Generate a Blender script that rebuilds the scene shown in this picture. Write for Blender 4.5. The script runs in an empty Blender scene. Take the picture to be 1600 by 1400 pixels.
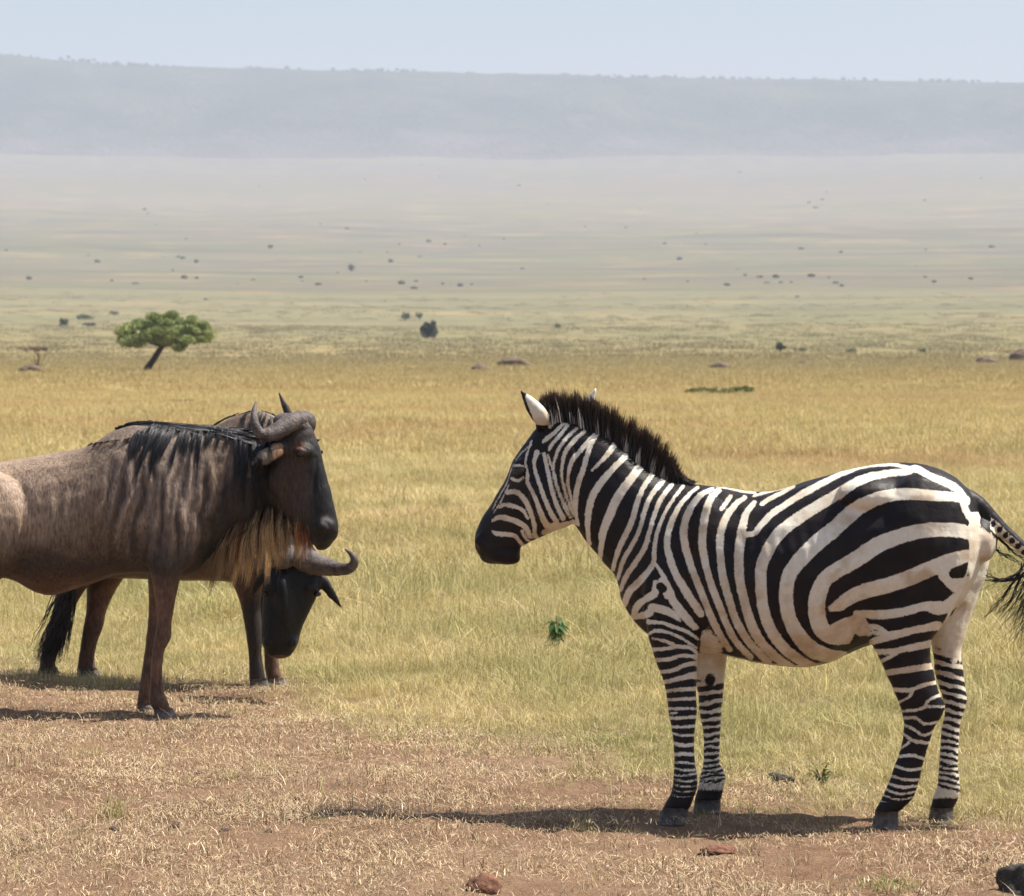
import bpy, math
import numpy as np
from mathutils import Vector
from mathutils.bvhtree import BVHTree

R = math.radians
rng = np.random.default_rng(7)
sc = bpy.context.scene
COL = sc.collection

# ------------------------------------------------------------------ camera
CAM_H, FPX = 1.856, 4848.0            # eye height in metres, focal length in 1600-wide pixels
PITCH = math.atan(170.0 / FPX)
cam_d = bpy.data.cameras.new('camera')
cam = bpy.data.objects.new('camera', cam_d); COL.objects.link(cam)
cam.location = (0, 0, CAM_H)
cam.rotation_euler = (math.pi / 2 - PITCH, 0, 0)
cam_d.sensor_width = 36.0
cam_d.lens = FPX / 1600 * 36.0
cam_d.clip_start, cam_d.clip_end = 0.1, 60000
cam_d.dof.use_dof = True
cam_d.dof.focus_distance = 12.6
cam_d.dof.aperture_fstop = 9.0
sc.camera = cam

# ------------------------------------------------------------------ sky, sun, exposure
SUN = Vector((0.50, 0.09, 0.87)).normalized()
w = bpy.data.worlds.new('World'); sc.world = w; w.use_nodes = True
wn = w.node_tree.nodes; wl = w.node_tree.links
bg = wn['Background']
sky = wn.new('ShaderNodeTexSky'); sky.sky_type = 'NISHITA'; sky.sun_disc = False
sky.sun_elevation = math.asin(SUN.z); sky.sun_rotation = math.atan2(SUN.x, SUN.y)
sky.air_density, sky.dust_density, sky.ozone_density = 1.0, 4.0, 1.0
sky.altitude = 600
wl.new(sky.outputs[0], bg.inputs[0]); bg.inputs[1].default_value = 0.085
sun_d = bpy.data.lights.new('sun', 'SUN'); sun_d.energy = 5.0; sun_d.angle = R(0.53)
sun_d.color = (1.0, 0.94, 0.85)
sun = bpy.data.objects.new('sun', sun_d); COL.objects.link(sun)
sun.location = SUN * 60; sun.rotation_euler = SUN.to_track_quat('Z', 'Y').to_euler()
vs = sc.view_settings
vs.view_transform, vs.look, vs.exposure, vs.gamma = "Standard", "None", 0.9, 1.0
vs.use_curve_mapping = False
cy = sc.cycles
cy.max_bounces, cy.diffuse_bounces, cy.glossy_bounces = 5, 3, 2
cy.transmission_bounces, cy.volume_bounces, cy.transparent_max_bounces = 2, 0, 4
cy.use_denoising = True
cy.caustics_reflective = cy.caustics_refractive = False

# ------------------------------------------------------------------ helpers
CP = np.array([0.0, 0.0, CAM_H])
FW = np.array([0, math.cos(PITCH), -math.sin(PITCH)])
UP = np.array([0, math.sin(PITCH), math.cos(PITCH)])
RT = np.array([1.0, 0, 0])
def ray(px, py): return RT * ((px - 800) / FPX) + UP * ((700 - py) / FPX) + FW
def on_ground(px, py, z=0.0):
    d = ray(px, py); t = (z - CAM_H) / d[2]; return CP + d * t
def at_depth(px, py, Y): d = ray(px, py); return CP + d * (Y / d[1])
def project(P):
    v = np.asarray(P) - CP
    f = v @ FW
    return np.stack([800 + FPX * (v @ RT) / f, 700 - FPX * (v @ UP) / f], -1)
class Plane:                                   # an upright plane of symmetry of an animal
    def __init__(s, x, y, ang): s.P = np.array([x, y, 0.0]); s.L = np.array([math.sin(R(ang)), math.cos(R(ang)), 0.0])
    def pt(s, px, py, off=0.0):
        d = ray(px, py); t = (s.P @ s.L + off - CP @ s.L) / (d @ s.L); return CP + d * t
    def off(s, P): return (np.asarray(P) - s.P) @ s.L
    def mirror_near(s, P):
        o = s.off(P); return P - 2 * np.maximum(o, 0)[:, None] * s.L
    def flip(s, P): P = np.asarray(P); o = s.off(P); return P - 2 * np.multiply.outer(o, s.L)
def sstep(a, b, x): t = np.clip((x - a) / (b - a), 0, 1); return t * t * (3 - 2 * t)
def lerp(a, b, t): return a + (b - a) * t
def mixc(a, b, t): return a + (np.asarray(b) - a) * np.asarray(t)[:, None]
def _hash(i, j, seed):
    n = (i.astype(np.int64) * 374761393 + j.astype(np.int64) * 668265263 + seed * 1442695041) & 0xFFFFFFFF
    n = ((n ^ (n >> 13)) * 1274126177) & 0xFFFFFFFF
    return ((n ^ (n >> 16)) & 0xFFFF) / 65535.0
def vnoise(x, y, seed=0):
    i, j = np.floor(x), np.floor(y); u, v = x - i, y - j
    u = u * u * (3 - 2 * u); v = v * v * (3 - 2 * v)
    a, b, c, d = _hash(i, j, seed), _hash(i + 1, j, seed), _hash(i, j + 1, seed), _hash(i + 1, j + 1, seed)
    return a + (b - a) * u + (c - a) * v + (a - b - c + d) * u * v
def fbm(x, y, oct=4, seed=0):
    s = np.zeros_like(np.asarray(x, float)); a, t = 1.0, 0.0
    for k in range(oct):
        s += a * vnoise(x * 2 ** k + 17.3 * k, y * 2 ** k - 9.1 * k, seed + k); t += a; a *= 0.5
    return s / t
def catmull(A, sub):
    A = np.asarray(A, float); n = len(A); out = []
    for i in range(n - 1):
        p0, p1, p2, p3 = A[max(i - 1, 0)], A[i], A[i + 1], A[min(i + 2, n - 1)]
        for k in range(sub):
            t = k / sub
            out.append(0.5 * (2 * p1 + (p2 - p0) * t + (2 * p0 - 5 * p1 + 4 * p2 - p3) * t * t + (3 * p1 - p0 - 3 * p2 + p3) * t ** 3))
    out.append(A[-1]); return np.array(out)

def new_mesh(name, V, F, mat=None, smooth=True):
    me = bpy.data.meshes.new(name); me.from_pydata([tuple(v) for v in V], [], [tuple(int(i) for i in f) for f in F]); me.update()
    if smooth: me.polygons.foreach_set('use_smooth', [True] * len(me.polygons))
    if mat: me.materials.append(mat)
    return me
def fast_mesh(name, V, F, mat=None, smooth=True):        # F: (n,3) or (n,4) array
    me = bpy.data.meshes.new(name); V = np.asarray(V, np.float32); F = np.asarray(F, np.int32)
    n, k = F.shape
    me.vertices.add(len(V)); me.vertices.foreach_set('co', V.ravel())
    me.loops.add(n * k); me.loops.foreach_set('vertex_index', F.ravel())
    me.polygons.add(n); me.polygons.foreach_set('loop_start', np.arange(0, n * k, k, dtype=np.int32))
    if smooth: me.polygons.foreach_set('use_smooth', np.ones(n, bool))
    me.update(calc_edges=True)
    if mat: me.materials.append(mat)
    return me
def col_attr(me, name, C):
    a = me.attributes.new(name, 'FLOAT_COLOR', 'POINT'); C = np.asarray(C, np.float32)
    a.data.foreach_set('color', np.concatenate([C, np.ones((len(C), 1), np.float32)], 1).ravel())
def flt_attr(me, name, v):
    a = me.attributes.new(name, 'FLOAT', 'POINT'); a.data.foreach_set('value', np.asarray(v, np.float32))
def link(name, me, parent=None, loc=None):
    o = bpy.data.objects.new(name, me); COL.objects.link(o)
    if loc is not None: o.location = loc
    if parent is not None:
        o.parent = parent; o.matrix_parent_inverse = parent.matrix_basis.inverted()
    return o
def thing(name, label, cat, loc=(0, 0, 0), group=None):
    o = link(name, None, loc=loc); o.empty_display_size = 0.2
    o['label'] = label; o['category'] = cat
    if group: o['group'] = group
    return o
def tag(o, label, cat, group=None):
    o['label'] = label; o['category'] = cat
    if group: o['group'] = group
    return o
def kind(o, k): o['kind'] = k; return o

# ------------------------------------------------------------------ materials
def mat(name):
    m = bpy.data.materials.new(name); m.use_nodes = True
    nt = m.node_tree; return m, nt, nt.nodes['Principled BSDF']
def N(nt, t, **k):
    n = nt.nodes.new(t)
    for a, b in k.items(): setattr(n, a, b)
    return n
def noise(nt, scale, detail=4, rough=0.55, vec=None, kind3='3D'):
    n = N(nt, 'ShaderNodeTexNoise'); n.inputs['Scale'].default_value = scale; n.inputs['Detail'].default_value = detail
    n.inputs['Roughness'].default_value = rough
    if vec is not None: nt.links.new(vec, n.inputs['Vector'])
    return n
def maprange(nt, src, a, b, c, d, smooth=False):
    n = N(nt, 'ShaderNodeMapRange'); n.interpolation_type = 'SMOOTHSTEP' if smooth else 'LINEAR'
    for i, v in enumerate((a, b, c, d)): n.inputs[i + 1].default_value = v
    nt.links.new(src, n.inputs[0]); return n.outputs[0]
def math_n(nt, op, a, b=None):
    n = N(nt, 'ShaderNodeMath', operation=op)
    for i, v in enumerate((a, b)):
        if v is None: continue
        if isinstance(v, (int, float)): n.inputs[i].default_value = v
        else: nt.links.new(v, n.inputs[i])
    return n.outputs[0]
def mix(nt, fac, a, b, blend='MIX'):
    n = N(nt, 'ShaderNodeMix', data_type='RGBA', blend_type=blend)
    for s, v in ((n.inputs[0], fac), (n.inputs[6], a), (n.inputs[7], b)):
        if isinstance(v, (int, float)): s.default_value = v
        elif isinstance(v, tuple): s.default_value = (*v, 1)
        else: nt.links.new(v, s)
    return n.outputs[2]
def attr(nt, name): return N(nt, 'ShaderNodeAttribute', attribute_name=name)
def bump(nt, bsdf, src, strength, dist):
    b = N(nt, 'ShaderNodeBump'); b.inputs['Strength'].default_value = strength; b.inputs['Distance'].default_value = dist
    nt.links.new(src, b.inputs['Height']); nt.links.new(b.outputs[0], bsdf.inputs['Normal'])
def objpos(nt): return N(nt, 'ShaderNodeTexCoord').outputs['Object']
def wpos(nt): return N(nt, 'ShaderNodeNewGeometry').outputs['Position']

def plain(name, col, rough=0.7, var=0.25, scale=20, bmp=0.0, spec=0.3):
    m, nt, b = mat(name)
    n = noise(nt, scale, 5, vec=objpos(nt))
    c = mix(nt, maprange(nt, n.outputs[0], 0.3, 0.7, 0, 1), tuple(x * (1 - var) for x in col), tuple(min(1, x * (1 + var)) for x in col))
    nt.links.new(c, b.inputs['Base Color']); b.inputs['Roughness'].default_value = rough
    b.inputs['Specular IOR Level'].default_value = spec
    if bmp: bump(nt, b, n.outputs[0], 1.0, bmp)
    return m
def vcol_mat(name, rough=0.6, spec=0.25, var=0.3, scale=60, bmp=0.002, stretch=(1, 1, 1), sheen=0.0):
    m, nt, b = mat(name)
    mp = N(nt, 'ShaderNodeMapping'); mp.inputs['Scale'].default_value = stretch
    nt.links.new(objpos(nt), mp.inputs[0])
    n = noise(nt, scale, 5, 0.65, vec=mp.outputs[0])
    f = maprange(nt, n.outputs[0], 0.28, 0.72, 1 - var, 1 + var)
    vm = N(nt, 'ShaderNodeVectorMath', operation='SCALE'); nt.links.new(attr(nt, 'Col').outputs['Color'], vm.inputs[0]); nt.links.new(f, vm.inputs['Scale'])
    nt.links.new(vm.outputs[0], b.inputs['Base Color'])
    b.inputs['Roughness'].default_value = rough; b.inputs['Specular IOR Level'].default_value = spec
    if sheen: b.inputs['Sheen Weight'].default_value = sheen
    if bmp: bump(nt, b, n.outputs[0], 0.8, bmp)
    return m
def hair_mat(name):
    m, nt, b = mat(name)
    nt.links.new(attr(nt, 'Col').outputs['Color'], b.inputs['Base Color'])
    b.inputs['Roughness'].default_value = 0.42; b.inputs['Specular IOR Level'].default_value = 0.45
    return m
M = {}
M['hair'] = hair_mat('hair')
M['coat'] = vcol_mat('wildebeest_coat', 0.52, 0.26, 0.6, 85, 0.006, (1, 1, 0.28))
M['hoof'] = plain('hoof_horn', (0.085, 0.075, 0.07), 0.6, 0.5, 40, 0.002)
M['pale_hoof'] = plain('dusty_hoof', (0.16, 0.13, 0.12), 0.7, 0.4, 40, 0.002)
M['eye'] = plain('eye', (0.012, 0.008, 0.006), 0.12, 0.1, 10, spec=0.6)
M['horn'] = None

def make_zebra_mat():
    m, nt, b = mat('zebra_coat')
    p = objpos(nt)
    n1 = noise(nt, 210, 3, vec=p); n2 = noise(nt, 12, 5, 0.6, vec=p); n3 = noise(nt, 55, 5, 0.65, vec=p)
    s = math_n(nt, 'ADD', attr(nt, 'white').outputs['Fac'], math_n(nt, 'ADD', maprange(nt, n1.outputs[0], 0.25, 0.75, -1.3, 1.3), maprange(nt, n3.outputs[0], 0.25, 0.75, -1.1, 1.1)))
    f = maprange(nt, s, -0.8, 0.8, 0, 1, True)
    white = mix(nt, maprange(nt, n3.outputs[0], 0.3, 0.75, 0, 0.55), (0.76, 0.705, 0.59), (0.56, 0.505, 0.40))
    white = mix(nt, math_n(nt, 'MULTIPLY', attr(nt, 'dust_shade').outputs['Fac'], maprange(nt, n2.outputs[0], 0.35, 0.65, 0.15, 1.0)), white, (0.46, 0.34, 0.22))
    black = mix(nt, maprange(nt, n2.outputs[0], 0.4, 0.75, 0, 1), (0.008, 0.0065, 0.008), (0.020, 0.013, 0.012))
    nt.links.new(mix(nt, f, black, white), b.inputs['Base Color'])
    b.inputs['Roughness'].default_value = 0.5; b.inputs['Specular IOR Level'].default_value = 0.2
    bump(nt, b, n3.outputs[0], 0.7, 0.0028)
    return m
M['zebra'] = make_zebra_mat()

# ------------------------------------------------------------------ ground
PROF = np.array([[-500, 0], [0, 0], [200, 0], [300, .2], [420, 1.3], [700, 6.2], [1100, 17.7], [1800, 50], [3000, 124], [4500, 243], [5200, 305], [6400, 420], [9000, 500]], float)
def terrain_z(x, y):
    d = np.hypot(x, np.maximum(y, 0))
    z = np.interp(d, PROF[:, 0], PROF[:, 1])
    far = sstep(250, 900, d)
    z = z + far * (fbm(x / 260, y / 260, 4, 3) - .5) * np.minimum(d * .0055, 16)
    mid = sstep(17, 60, d) * (1 - sstep(260, 600, d))
    z = z + mid * (fbm(x / 22, y / 22, 3, 5) - .5) * .28
    return z
BX = np.array([-60, -3.6, -2.9, -2.3, -1.16, -.62, 0, .55, 1.3, 2.02, 60]); BY = np.array([18.2, 17.8, 17.4, 16.9, 16.0, 15.0, 14.0, 13.25, 12.65, 12.3, 11.8])
def dirt_mask(x, y):                            # 1 on trodden bare earth, 0 in the grass
    b = np.interp(x, BX, BY) + (fbm(x / .8, y / .8, 4, 11) - .5) * 2.3
    m = 1 - sstep(-.7, .55, y - b)
    return m
HOOFS = []                                      # filled by ground contacts so that no clod lifts under a hoof
def near_relief(x, y):
    near = 1 - sstep(17, 24, np.hypot(x, y))
    return near * ((fbm(x / .33, y / .33, 4, 21) - .5) * .05 + (fbm(x / .07, y / .07, 3, 31) - .5) * .034)
def lines(dense0, dense1, step, lo, hi, nlo, nhi):
    mid = np.arange(dense0, dense1 + step / 2, step)
    a = dense0 - (np.geomspace(step, dense0 - lo + step, nlo) - step)[1:][::-1] if nlo else []
    b = dense1 + (np.geomspace(step, hi - dense1 + step, nhi) - step)[1:]
    return np.concatenate([a, mid, b])
gx = lines(-3.6, 3.6, .028, -6500, 6500, 70, 70)
gy = lines(9.6, 18.0, .028, -400, 8000, 24, 150)
GX, GY = np.meshgrid(gx, gy)
gX, gY = GX.ravel(), GY.ravel()
gZ = terrain_z(gX, gY) + near_relief(gX, gY)
gd = np.hypot(gX, gY)
nx, ny = len(gx), len(gy)
ii = np.arange(nx * ny).reshape(ny, nx)
GF = np.stack([ii[:-1, :-1], ii[:-1, 1:], ii[1:, 1:], ii[1:, :-1]], -1).reshape(-1, 4)
def make_ground_mat():
    m, nt, b = mat('savanna_ground')
    p = wpos(nt)
    sp = N(nt, 'ShaderNodeSeparateXYZ'); nt.links.new(p, sp.inputs[0])
    lg = math_n(nt, 'LOGARITHM', math_n(nt, 'MAXIMUM', sp.outputs[1], 5.0), 10.0)
    nA = noise(nt, 0.02, 5, 0.6, vec=p); nB = noise(nt, 0.35, 5, 0.65, vec=p); nC = noise(nt, 9, 6, 0.7, vec=p); nD = noise(nt, 70, 4, 0.7, vec=p)
    nF = noise(nt, 0.0035, 6, 0.62, vec=p)
    lgn = math_n(nt, 'ADD', lg, maprange(nt, nA.outputs[0], 0.25, 0.75, -0.06, 0.06))
    cr = N(nt, 'ShaderNodeValToRGB'); e = cr.color_ramp.elements
    def P(v): return (math.log10(v) - 1) / 3.0
    stops = [(12, (.27, .20, .105)), (40, (.34, .255, .12)), (100, (.39, .29, .12)), (170, (.30, .22, .095)), (300, (.245, .19, .09)), (420, (.22, .18, .09)), (640, (.19, .168, .09)), (1000, (.185, .165, .10)), (1200, (.135, .12, .09)), (2300, (.145, .125, .098)), (3200, (.19, .155, .125)), (4300, (.135, .115, .098)), (5000, (.115, .098, .085))]  # farther stops darkened to carry the grass's self-shadow in the colour
    e[0].position = P(stops[0][0]); e[0].color = (*stops[0][1], 1); e[1].position = 1.0; e[1].color = (*stops[-1][1], 1)
    for d, c in stops[1:-1]: q = e.new(P(d)); q.color = (*c, 1)
    nt.links.new(maprange(nt, lgn, 1, 4, 0, 1), cr.inputs[0])
    g = cr.outputs[0]
    g = mix(nt, maprange(nt, nB.outputs[0], 0.4, 0.75, 0, 0.35), g, (.17, .17, .07))
    g = mix(nt, maprange(nt, nF.outputs[0], 0.44, 0.60, 0, 0.5), g, (.15, .155, .08))
    g = mix(nt, maprange(nt, nA.outputs[0], 0.5, 0.72, 0, 0.4), g, (.40, .265, .12))
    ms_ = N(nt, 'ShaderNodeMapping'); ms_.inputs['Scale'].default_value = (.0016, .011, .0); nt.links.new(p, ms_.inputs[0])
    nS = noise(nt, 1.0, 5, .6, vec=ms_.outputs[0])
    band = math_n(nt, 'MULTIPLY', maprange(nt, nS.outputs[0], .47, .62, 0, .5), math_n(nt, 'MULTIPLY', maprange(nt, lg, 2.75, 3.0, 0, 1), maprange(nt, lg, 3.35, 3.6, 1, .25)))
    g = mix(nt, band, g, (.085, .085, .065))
    dirt = mix(nt, maprange(nt, nC.outputs[0], 0.3, 0.7, 0, 1), (.135, .076, .046), (.265, .165, .103))
    dirt = mix(nt, maprange(nt, nB.outputs[0], 0.4, 0.65, 0, 0.6), dirt, (.30, .205, .132))
    dirt = mix(nt, maprange(nt, nD.outputs[0], 0.5, 0.75, 0, 0.5), dirt, (.36, .26, .165))
    c = mix(nt, attr(nt, 'dirt').outputs['Fac'], g, dirt)
    nt.links.new(c, b.inputs['Base Color']); b.inputs['Roughness'].default_value = 0.95; b.inputs['Specular IOR Level'].default_value = 0.05
    bump(nt, b, nD.outputs[0], 1.0, 0.02)
    return m
M['ground'] = make_ground_mat()
gme = fast_mesh('ground', np.stack([gX, gY, gZ], 1), GF, M['ground'])
flt_attr(gme, 'dirt', dirt_mask(gX, gY) * (1 - sstep(22, 30, gd)))
ground = kind(link('ground', gme), 'structure')
def ground_h(x, y): return terrain_z(np.asarray(x, float), np.asarray(y, float)) + near_relief(np.asarray(x, float), np.asarray(y, float))

# ------------------------------------------------------------------ far escarpment and haze
def make_hill_mat():
    m, nt, b = mat('escarpment'); p = wpos(nt)
    n1 = noise(nt, 0.006, 6, 0.6, vec=p); n2 = noise(nt, 0.05, 5, 0.65, vec=p)
    c = mix(nt, maprange(nt, n1.outputs[0], 0.4, 0.62, 0, 1), (.030, .040, .026), (.085, .085, .05))
    c = mix(nt, maprange(nt, n2.outputs[0], 0.45, 0.6, 0, 0.7), c, (.03, .045, .02))
    sp = N(nt, 'ShaderNodeSeparateXYZ'); nt.links.new(p, sp.inputs[0])
    hgt = math_n(nt, 'ADD', sp.outputs[2], maprange(nt, n1.outputs[0], .3, .7, -55, 55))
    c = mix(nt, maprange(nt, hgt, 300, 385, 0, 1, True), (.125, .105, .09), c)
    nt.links.new(c, b.inputs['Base Color']); b.inputs['Roughness'].default_value = 1; b.inputs['Specular IOR Level'].default_value = 0
    bump(nt, b, n2.outputs[0], 1, 12)
    return m
M['hill'] = make_hill_mat()
hx = np.linspace(-4200, 4200, 420); RIDX = np.array([-4200, -1400, -1000, -860, -740, -480, -120, 250, 700, 1000, 1600, 4200])
RIDY = np.array([84, 84, 84, 95, 104, 109, 116, 122, 127, 132, 140, 150])     # rows of the skyline
def ridge_z(x): return CAM_H + 6000 * (530 - np.interp(x, RIDX, RIDY)) / FPX
rows = []
for t in np.linspace(0, 1, 46):
    if t < .72:
        u = t / .72; y = 5000 + 1000 * u + 0 * hx
        y = y + (fbm(hx / 330, 0 * hx + 2.2, 4, 51) - .5) * 420 * (1 - u) ** .6
        base = terrain_z(hx, y) - 14
        prof = u ** 1.25 * .55 + sstep(.35, 1, u) * .45
        z = base + (ridge_z(hx) - base) * prof + (fbm(hx / 170, y / 170 + 3, 5, 57) - .5) * 46 * np.sin(math.pi * min(u, 1)) 
    else:
        u = (t - .72) / .28; y = 6000 + 1400 * u + 0 * hx; z = ridge_z(hx) - 22 * u + (fbm(hx / 150, y / 150, 3, 61) - .5) * 5
    rows.append(np.stack([hx, y, z + (fbm(hx / 60, y / 60, 3, 77) - .5) * 7], 1))
HV = np.concatenate(rows); k = len(hx); jj = np.arange(len(HV)).reshape(-1, k)
hill = kind(link('hill', fast_mesh('hill', HV, np.stack([jj[:-1, :-1], jj[:-1, 1:], jj[1:, 1:], jj[1:, :-1]], -1).reshape(-1, 4), M['hill'])), 'structure')

hm = bpy.data.materials.new('haze_air'); hm.use_nodes = True; hn = hm.node_tree; hn.nodes.clear()
pv = hn.nodes.new('ShaderNodeVolumePrincipled'); ho = hn.nodes.new('ShaderNodeOutputMaterial')
pv.inputs['Color'].default_value = (0.815, 0.88, 1.0, 1); pv.inputs['Density'].default_value = 1.8e-4; pv.inputs['Anisotropy'].default_value = 0.0
hn.links.new(pv.outputs[0], ho.inputs['Volume'])
hb = [(-6600, -450, -3), (6600, -450, -3), (6600, 8050, -3), (-6600, 8050, -3)]
hv = hb + [(x, y, 572) for x, y, z in hb]
haze = kind(link('haze', new_mesh('haze', hv, [(3, 2, 1, 0), (4, 5, 6, 7), (0, 1, 5, 4), (1, 2, 6, 5), (2, 3, 7, 6), (3, 0, 4, 7)], hm, False)), 'stuff')

# ------------------------------------------------------------------ animals: shared builders
class Union:                                    # closed lofts that are fused into one continuous skin
    def __init__(s): s.V = []; s.F = []; s.n = 0
    def loft(s, C, U, V, nseg=20):
        C, U, V = map(np.asarray, (C, U, V)); k = len(C); th = np.linspace(0, 2 * math.pi, nseg, endpoint=False)
        ring = C[:, None] + np.cos(th)[None, :, None] * U[:, None] + np.sin(th)[None, :, None] * V[:, None]
        def cap(c0, c1, u, v, inner):           # rounded ends
            dirv = (c0 - c1); dirv = dirv / (np.linalg.norm(dirv) + 1e-9); r = min(np.linalg.norm(u), np.linalg.norm(v)) * .7
            return [c0 + dirv * r * math.sin(a) + (np.cos(th)[:, None] * u + np.sin(th)[:, None] * v) * math.cos(a) for a in (R(35), R(65))], c0 + dirv * r
        ca, pa = cap(C[0], C[1], U[0], V[0], 0); cb, pb = cap(C[-1], C[-2], U[-1], V[-1], 0)
        rings = [ca[1], ca[0]] + list(ring) + cb
        base = s.n; m = len(rings)
        for r_ in rings: s.V.append(r_)
        s.V.append(np.array([pa, pb])); s.n += m * nseg + 2
        for i in range(m - 1):
            for j in range(nseg):
                a, b = base + i * nseg + j, base + i * nseg + (j + 1) % nseg
                s.F.append((a, b, b + nseg, a + nseg))
        ia, ib = base + m * nseg, base + m * nseg + 1
        for j in range(nseg):
            s.F.append((ia, base + (j + 1) % nseg, base + j)); s.F.append((ib, base + (m - 1) * nseg + j, base + (m - 1) * nseg + (j + 1) % nseg))
    def pairs(s, plane, st, off=0.0, sub=4, flat=1.0):    # st: top px,py, bottom px,py, half width (m)
        A = catmull(st, sub); C, U, V = [], [], []
        for a in A:
            o = a[5] if len(a) > 5 else off
            T, B = plane.pt(a[0], a[1], o), plane.pt(a[2], a[3], o)
            C.append((T + B) / 2); U.append((T - B) / 2); V.append(plane.L * a[4])
        s.loft(C, U, V)
    def leg(s, plane, st, o_top, o_bot, sub=4):           # st: py, left px, right px, half depth (m)
        A = catmull(st, sub); y0, y1 = A[0][0], A[-1][0]; C, U, V = [], [], []
        for py, xl, xr, hd in A:
            o = lerp(o_top, o_bot, sstep(0, 1, (py - y0) / (y1 - y0)))
            l, r = plane.pt(xl, py, o), plane.pt(xr, py, o)
            C.append((l + r) / 2); U.append((r - l) / 2); V.append(plane.L * hd)
        s.loft(C, U, V, 16)
    def blob(s, c, rad, nseg=16):                         # ellipsoid: centre, three half-axis vectors
        c = np.asarray(c); a, b, d = map(np.asarray, rad); t = np.linspace(-1, 1, 9)[1:-1]
        C = [c + a * x for x in t]; k = np.sqrt(1 - t * t)
        s.loft(C, [b * q for q in k], [d * q for q in k], nseg)
    def tube(s, P, r, sub=4, nseg=14):
        A = catmull(np.concatenate([np.asarray(P, float), np.asarray(r, float)[:, None]], 1), sub)
        C, U, V = tube_frames(A); s.loft(C, U, V, nseg)
    def skin(s, name, voxel, smooth=6, fac=0.5):
        me = new_mesh(name + '_raw', np.concatenate(s.V), s.F); o = bpy.data.objects.new(name + '_raw', me); COL.objects.link(o)
        m = o.modifiers.new('r', 'REMESH'); m.mode = 'VOXEL'; m.voxel_size = voxel; m.use_smooth_shade = True
        q = o.modifiers.new('s', 'SMOOTH'); q.factor = fac; q.iterations = smooth
        dg = bpy.context.evaluated_depsgraph_get(); dg.update()
        out = bpy.data.meshes.new_from_object(o.evaluated_get(dg)); out.name = name
        bpy.data.objects.remove(o); bpy.data.meshes.remove(me)
        out.materials.clear(); out.polygons.foreach_set('use_smooth', [True] * len(out.polygons))
        return out
def tube_frames(A):
    C = A[:, :3]; T = np.gradient(C, axis=0); T /= np.linalg.norm(T, axis=1)[:, None] + 1e-9
    ref = np.array([0.13, 0.31, 0.94]); U, V = [], []
    for t, r in zip(T, A[:, 3]):
        u = ref - t * (ref @ t)
        if np.linalg.norm(u) < .2: u = np.array([1., .2, 0]) - t * (t @ np.array([1., .2, 0]))
        u /= np.linalg.norm(u); v = np.cross(t, u); U.append(u * r); V.append(v * r); ref = u
    return C, np.array(U), np.array(V)
def solid_loft(name, C, U, V, material, parent, nseg=14):
    u = Union(); u.loft(C, U, V, nseg); return link(name, new_mesh(name, np.concatenate(u.V), u.F, material), parent)
def coords(me):
    a = np.empty(len(me.vertices) * 3, np.float32); me.vertices.foreach_get('co', a)
    n = np.empty(len(me.vertices) * 3, np.float32); me.vertices.foreach_get('normal', n)
    return a.reshape(-1, 3).astype(float), n.reshape(-1, 3).astype(float)
def set_coords(me, P): me.vertices.foreach_set('co', np.asarray(P, np.float32).ravel()); me.update()
def bvh(me): return BVHTree.FromPolygons([v.co for v in me.vertices], [p.vertices[:] for p in me.polygons])
def hair(name, paths, r0, cols, parent, material=None, taper=0.75):
    """paths (n,k,3) strands as thin three-sided tapering prisms, cols (n,k,3)"""
    paths = np.asarray(paths, float); n, k, _ = paths.shape
    T = np.gradient(paths, axis=1); T /= np.linalg.norm(T, axis=2, keepdims=True) + 1e-9
    ref = rng.normal(size=(n, 1, 3)); u = np.cross(T, ref); u /= np.linalg.norm(u, axis=2, keepdims=True) + 1e-9; v = np.cross(T, u)
    rad = (np.asarray(r0)[:, None] * (1 - .93 * np.linspace(0, 1, k)[None] ** (1 / taper)))[:, :, None]
    th = np.array([0, 2.094, 4.189])
    ring = paths[:, :, None] + rad[:, :, None] * (np.cos(th)[None, None, :, None] * u[:, :, None] + np.sin(th)[None, None, :, None] * v[:, :, None])
    V = ring.reshape(-1, 3)
    b = (np.arange(n)[:, None] * k + np.arange(k - 1)[None])[:, :, None] * 3 + np.arange(3)[None, None]
    j = (np.arange(n)[:, None] * k + np.arange(k - 1)[None])[:, :, None] * 3 + np.array([1, 2, 0])[None, None]
    F = np.stack([b, j, j + 3, b + 3], -1).reshape(-1, 4)
    me = fast_mesh(name, V, F, material or M['hair']); col_attr(me, 'Col', np.repeat(np.asarray(cols).reshape(-1, 3), 3, 0))
    return link(name, me, parent)
def strokes(scale, ox, oy, txt):
    out = []
    for line in txt.strip().splitlines():
        a = np.array([[float(q) for q in t.split(',')] for t in line.split()])
        a[:, 0] = a[:, 0] / scale + ox; a[:, 1] = a[:, 1] / scale + oy; a[:, 2] /= scale; out.append(a)
    return out
def stroke_sdf(P, S, sub=4):
    d = np.full(len(P), -40.0)
    for s in S:
        A = catmull(s, sub) if len(s) > 2 else s
        pad = A[:, 2].max() / 2 + 12
        idx = np.where((P[:, 0] > A[:, 0].min() - pad) & (P[:, 0] < A[:, 0].max() + pad) & (P[:, 1] > A[:, 1].min() - pad) & (P[:, 1] < A[:, 1].max() + pad))[0]
        if not len(idx): continue
        Q = P[idx]; best = d[idx]
        for a, b in zip(A[:-1], A[1:]):
            ab = b[:2] - a[:2]; l2 = ab @ ab + 1e-9
            t = np.clip(((Q - a[:2]) @ ab) / l2, 0, 1)
            dd = np.hypot(Q[:, 0] - a[0] - t * ab[0], Q[:, 1] - a[1] - t * ab[1])
            best = np.maximum(best, (a[2] + (b[2] - a[2]) * t) / 2 - dd)
        d[idx] = best
    return d
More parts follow.
